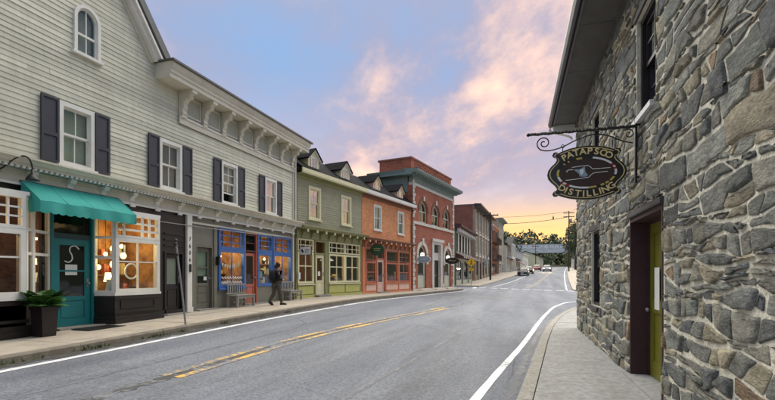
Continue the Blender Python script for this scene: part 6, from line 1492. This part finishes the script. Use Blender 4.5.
def signal():
    T = thing('street_signal', 'small dark signal lamp hanging from the overhead cable', 'signal', (4.7, 101.6, 13.6)); T.scale = (.6, .6, .6)
    MB().tube([(0, 0, .8), (0, 0, 1.9)], .04, 6).build('hanger', 'black_metal', T); MB().box(-.22, .22, -.22, .22, -.2, .8).build('housing', 'black_metal', T); MB().lathe([(.16, -.02), (.2, .02)], (0, 0, -.24), 10).build('lens', 'road_yellow', T)
signal()
def flag():
    T = thing('blue_flag', 'blue and white flag on a short staff on the tan brick block', 'flag', (-6.95, 63.5, 3.2), 0)
    MB().tube([(0, 0, 0), (1.6, -.2, 1.3)], .03, 6).build('staff', 'galv', T)
    f = MB()
    for i in range(7):
        for j in range(5): f.v.append((1.5 - .10 * j - .04 * i, -.2 + .12 * math.sin(i * 1.1 + j * .5), 1.2 - i * .20 - j * .12))
    for i in range(6):
        for j in range(4): a = i * 5 + j; f.f.append((a, a + 1, a + 6, a + 5))
    f.build('cloth', 'sign_blue', T, True)
flag()

# ================================================================== cars
def car(name, label, x, y, rz, paint, lights=None, group='cars parked along the kerb', h=1.45):
    mname = name + '_paint_' + paint[0]
    if mname not in MATS: mat(mname, paint[1], .45, var=.05, coat=.1)
    T = thing('car', label, 'car', (x, y, g(x, y)), rz, group); L2, W = 2.25, .88          # local +x = front
    def loft(secs, m, nm, par):
        mb = MB()
        for k, (xx, prof) in enumerate(secs):
            for (yy, zz) in prof: mb.v.append((xx, yy, zz))
            n = len(prof)
            if k:
                for a in range(n): b = (a + 1) % n; mb.f.append((n * (k - 1) + a, n * (k - 1) + b, n * k + b, n * k + a))
        mb.f.append(tuple(range(n))[::-1]); mb.f.append(tuple(range(n * (len(secs) - 1), n * len(secs))))
        return mb.build(nm, m, par, True)
    def ring(w, zb, zt, c=.07): return [(-w + c, zb), (w - c, zb), (w, zb + c), (w, zt - c * 1.4), (w - c, zt), (-w + c, zt), (-w, zt - c * 1.4), (-w, zb + c)]
    body = loft([(-L2, ring(W * .80, .45, .78)), (-L2 + .12, ring(W * .93, .28, .90)), (-1.5, ring(W, .22, .96)), (-.6, ring(W, .20, .98)), (.7, ring(W, .20, .96)), (1.5, ring(W * .98, .22, .88)), (L2 - .15, ring(W * .9, .28, .76)), (L2, ring(W * .74, .40, .64))], mname, 'body', T)
    loft([(-1.75, ring(W * .80, .93, 1.00, .03)), (-1.05, ring(W * .74, .93, h - .05, .08)), (-.2, ring(W * .74, .93, h, .09)), (.45, ring(W * .74, .93, h - .05, .08)), (1.15, ring(W * .82, .90, .98, .03))], 'car_glass', 'cabin_glass', T)
    loft([(-1.1, ring(W * .70, h - .10, h - .02, .03)), (-.2, ring(W * .70, h - .08, h + .03, .04)), (.4, ring(W * .70, h - .10, h - .02, .03))], mname, 'roof', T)
    for sx in (-.35,):
        for s in (-1, 1): MB().box(sx - .05, sx + .05, s * W * .775 - .015, s * W * .775 + .015, .95, h - .05).build('door_pillar', mname, T)
    for xx in (-1.38, 1.38):
        for s in (-1, 1):
            tr = MB().lathe([(.20, -.10), (.31, -.10), (.33, -.06), (.33, .06), (.31, .10), (.20, .10)], (0, 0, 0), 16).build('wheel', 'tyre', T, True); tr.matrix_local = Matrix.Translation((xx, s * (W - .09), .33)) @ Matrix.Rotation(R(90), 4, 'X')
            MB().lathe([(.20, -.105), (.05, -.112), (.05, .112), (.20, .105)], (0, 0, 0), 12).build('rim', 'rim', tr)
    for s in (-1, 1):
        MB().sphere((L2 - .12, s * .58, .64), .13, .7, 10, 6).build('headlight', lights or 'lamp_clear', T, True); MB().box(-L2 + .0, -L2 + .10, s * .66 - .10, s * .66 + .10, .62, .78).build('tail_light', 'tail_lamp', T)
        MB().box(.62, .78, s * (W + .08) - .08, s * (W + .08) + .08, .96, 1.08).build('wing_mirror', mname, T)
    MB().box(L2 - .06, L2 + .015, -.26, .26, .40, .50).build('number_plate', 'sign_white', T)
    return T
st = R(264.9)
car('car', 'dark grey car parked nearest on the left side of the far street', float(xl(84)) + 1.15, 84, st, ('dark', (0.035, 0.037, 0.042)))
car('car', 'black car parked second in the row on the left', float(xl(93)) + 1.15, 93, st, ('black', (0.015, 0.015, 0.017)))
car('car', 'dark red car parked last in the row on the left', float(xl(112)) + 1.25, 112, st, ('red', (0.24, 0.012, 0.018)))
oc = car('car', 'oncoming car with its headlights on in the far street', float(xy(106)) - 1.0, 106, R(264.9), ('silver', (0.35, 0.35, 0.36)), lights='headlight_on', group='cars on the road')
for s in (-1, 1):
    l = bpy.data.lights.new('headlamp', 'SPOT'); l.energy = 110; l.color = (1, .72, .36); l.spot_size = R(50); l.spot_blend = .8; l.shadow_soft_size = .1
    o = bpy.data.objects.new('headlamp', l); COL.objects.link(o); o.parent = oc; o.location = (2.35, s * .58, .64); o.rotation_euler = (R(90), 0, R(-90)); o.rotation_euler = Matrix.Rotation(R(-86), 3, 'Y').to_euler()

# ================================================================== trees
def tree(x, y, h, rad, label, group, n=2600, seed=0, col=(1, 1, 1), crown_from=.30):
    rng = random.Random(seed); z = land(x, y) if abs(x - float(xy(min(max(y, 0), 420)))) > 12 or y > 232 else g(x, y)
    T = thing('tree', label, 'tree', (x, y, z), rng.uniform(0, 6), group)
    t = MB(); tr = h * .022 + .08; top = Vector((rng.uniform(-.3, .3), rng.uniform(-.3, .3), h * .8)); P = smoothpath([(0, 0, -.3), (0, 0, h * .3), top * .75, top], 4); t.tube(P, [tr * (1 - .85 * i / (len(P) - 1)) for i in range(len(P))], 7)
    cl = []
    for k in range(26):
        u = rng.random(); zz = h * (crown_from + (1 - crown_from) * u); rr = rad * math.sin(math.pi * min(1, .18 + .80 * u)) ** .8 * rng.uniform(.35, 1.0); a = rng.uniform(0, 6.28); c = Vector((math.cos(a) * rr, math.sin(a) * rr, zz)); cl.append((c, rad * rng.uniform(.22, .42)))
        if k < 9: t.tube([top * (.35 + .5 * u), top * (.45 + .5 * u) * .5 + c * .5, c], [tr * .4, tr * .25, .02], 5)
    t.build('trunk', 'bark', T)
    mb = MB(); cols = []
    for k in range(n):
        c, r = rng.choice(cl); d = Vector((rng.gauss(0, 1), rng.gauss(0, 1), rng.gauss(0, .8))).normalized(); p = c + d * r * rng.uniform(.55, 1.08); s = rad * rng.uniform(.035, .075)
        a = Vector((rng.gauss(0, 1), rng.gauss(0, 1), rng.gauss(0, 1))).normalized() * s; b = a.cross(Vector((rng.gauss(0, 1), rng.gauss(0, 1), rng.gauss(0, 1)))).normalized() * s * .7
        i0 = len(mb.v); mb.v += [tuple(p - a), tuple(p + b), tuple(p + a), tuple(p - b)]; mb.f.append((i0, i0 + 1, i0 + 2, i0 + 3)); q = rng.uniform(.6, 1.5); cols.append([v * q for v in col])
    o = mb.build('crown', 'leaf', T); set_tint(o.data, cols); return T
grp = 'street trees at the far end'
tree(10.4, 116, 11.5, 3.0, 'tall leafy tree at the right edge of the far street, nearest the stone corner', grp, seed=1, col=(1.0, 1.0, 1.0))
tree(12.4, 131, 12.0, 4.0, 'large dark tree behind the utility pole on the right', grp, seed=2, col=(.8, .85, .8))
tree(14.9, 166, 8.0, 4.0, 'bushy tree on the right just before the overpass', grp, seed=3, col=(.8, .95, .7), crown_from=.1)
tree(13.2, 160, 5.5, 2.6, 'round yellowish shrub-like tree right of the oncoming car', grp, seed=4, col=(1.8, 1.6, .7), crown_from=.08)
tree(4.0, 204, 9.5, 5.0, 'dark green tree seen beneath the overpass on the left', grp, seed=6, col=(.6, .8, .6), crown_from=.1)
tree(25.0, 204, 9.5, 5.0, 'mid green tree seen beneath the overpass on the right', grp, seed=7, col=(.7, .9, .7), crown_from=.1)
tree(-11.5, 150, 12.5, 6.0, 'grey green tree rising behind the white houses on the left', grp, seed=8, col=(1.0, 1.05, .9))
tree(-9.0, 165, 11.5, 6.5, 'rounded tree beside the overpass above the grey roofed house', grp, seed=9, col=(.9, 1.0, .85))
tree(-14.0, 128, 13.5, 5.5, 'tall tree behind the grey stone block', grp, seed=10, col=(1.05, 1.05, .95))
def wood():
    rng = random.Random(21); mb = MB(); cols = []
    for k in range(900):
        a = rng.uniform(-75, 75); d = 215 + 220 * rng.random() ** 1.4; x, y = d * math.sin(R(a)) + 8, d * math.cos(R(a))
        if abs(x - float(xy(min(max(y, 0), 420)))) < 6 and y < 236: continue
        z = land(x, y); h = rng.uniform(7, 14); r = rng.uniform(3, 5.5); tint = rng.uniform(.55, 1.1); tb = rng.uniform(.9, 1.5)
        for q in range(70):
            dd = Vector((rng.gauss(0, 1), rng.gauss(0, 1), rng.gauss(0, 1))).normalized(); p = Vector((x, y, z + h * .52)) + Vector((dd.x * r, dd.y * r, dd.z * h * .5)) * rng.uniform(.6, 1.05); s = rng.uniform(.5, 1.1)
            u = Vector((rng.gauss(0, 1), rng.gauss(0, 1), rng.gauss(0, 1))).normalized() * s; v = u.cross(Vector((rng.gauss(0, 1), rng.gauss(0, 1), rng.gauss(0, 1)))).normalized() * s
            i0 = len(mb.v); mb.v += [tuple(p - u), tuple(p + v), tuple(p + u), tuple(p - v)]; mb.f.append((i0, i0 + 1, i0 + 2, i0 + 3)); w = tint * rng.uniform(1.3, 2.2); cols.append((w * 1.05, w, w * tb))  # leaf tints lightened to paint in distance haze
    o = mb.build('far_wood', 'leaf'); set_tint(o.data, cols); kind(o, 'stuff'); tag(o, 'far wooded hillside beyond the overpass', 'wood')
wood()
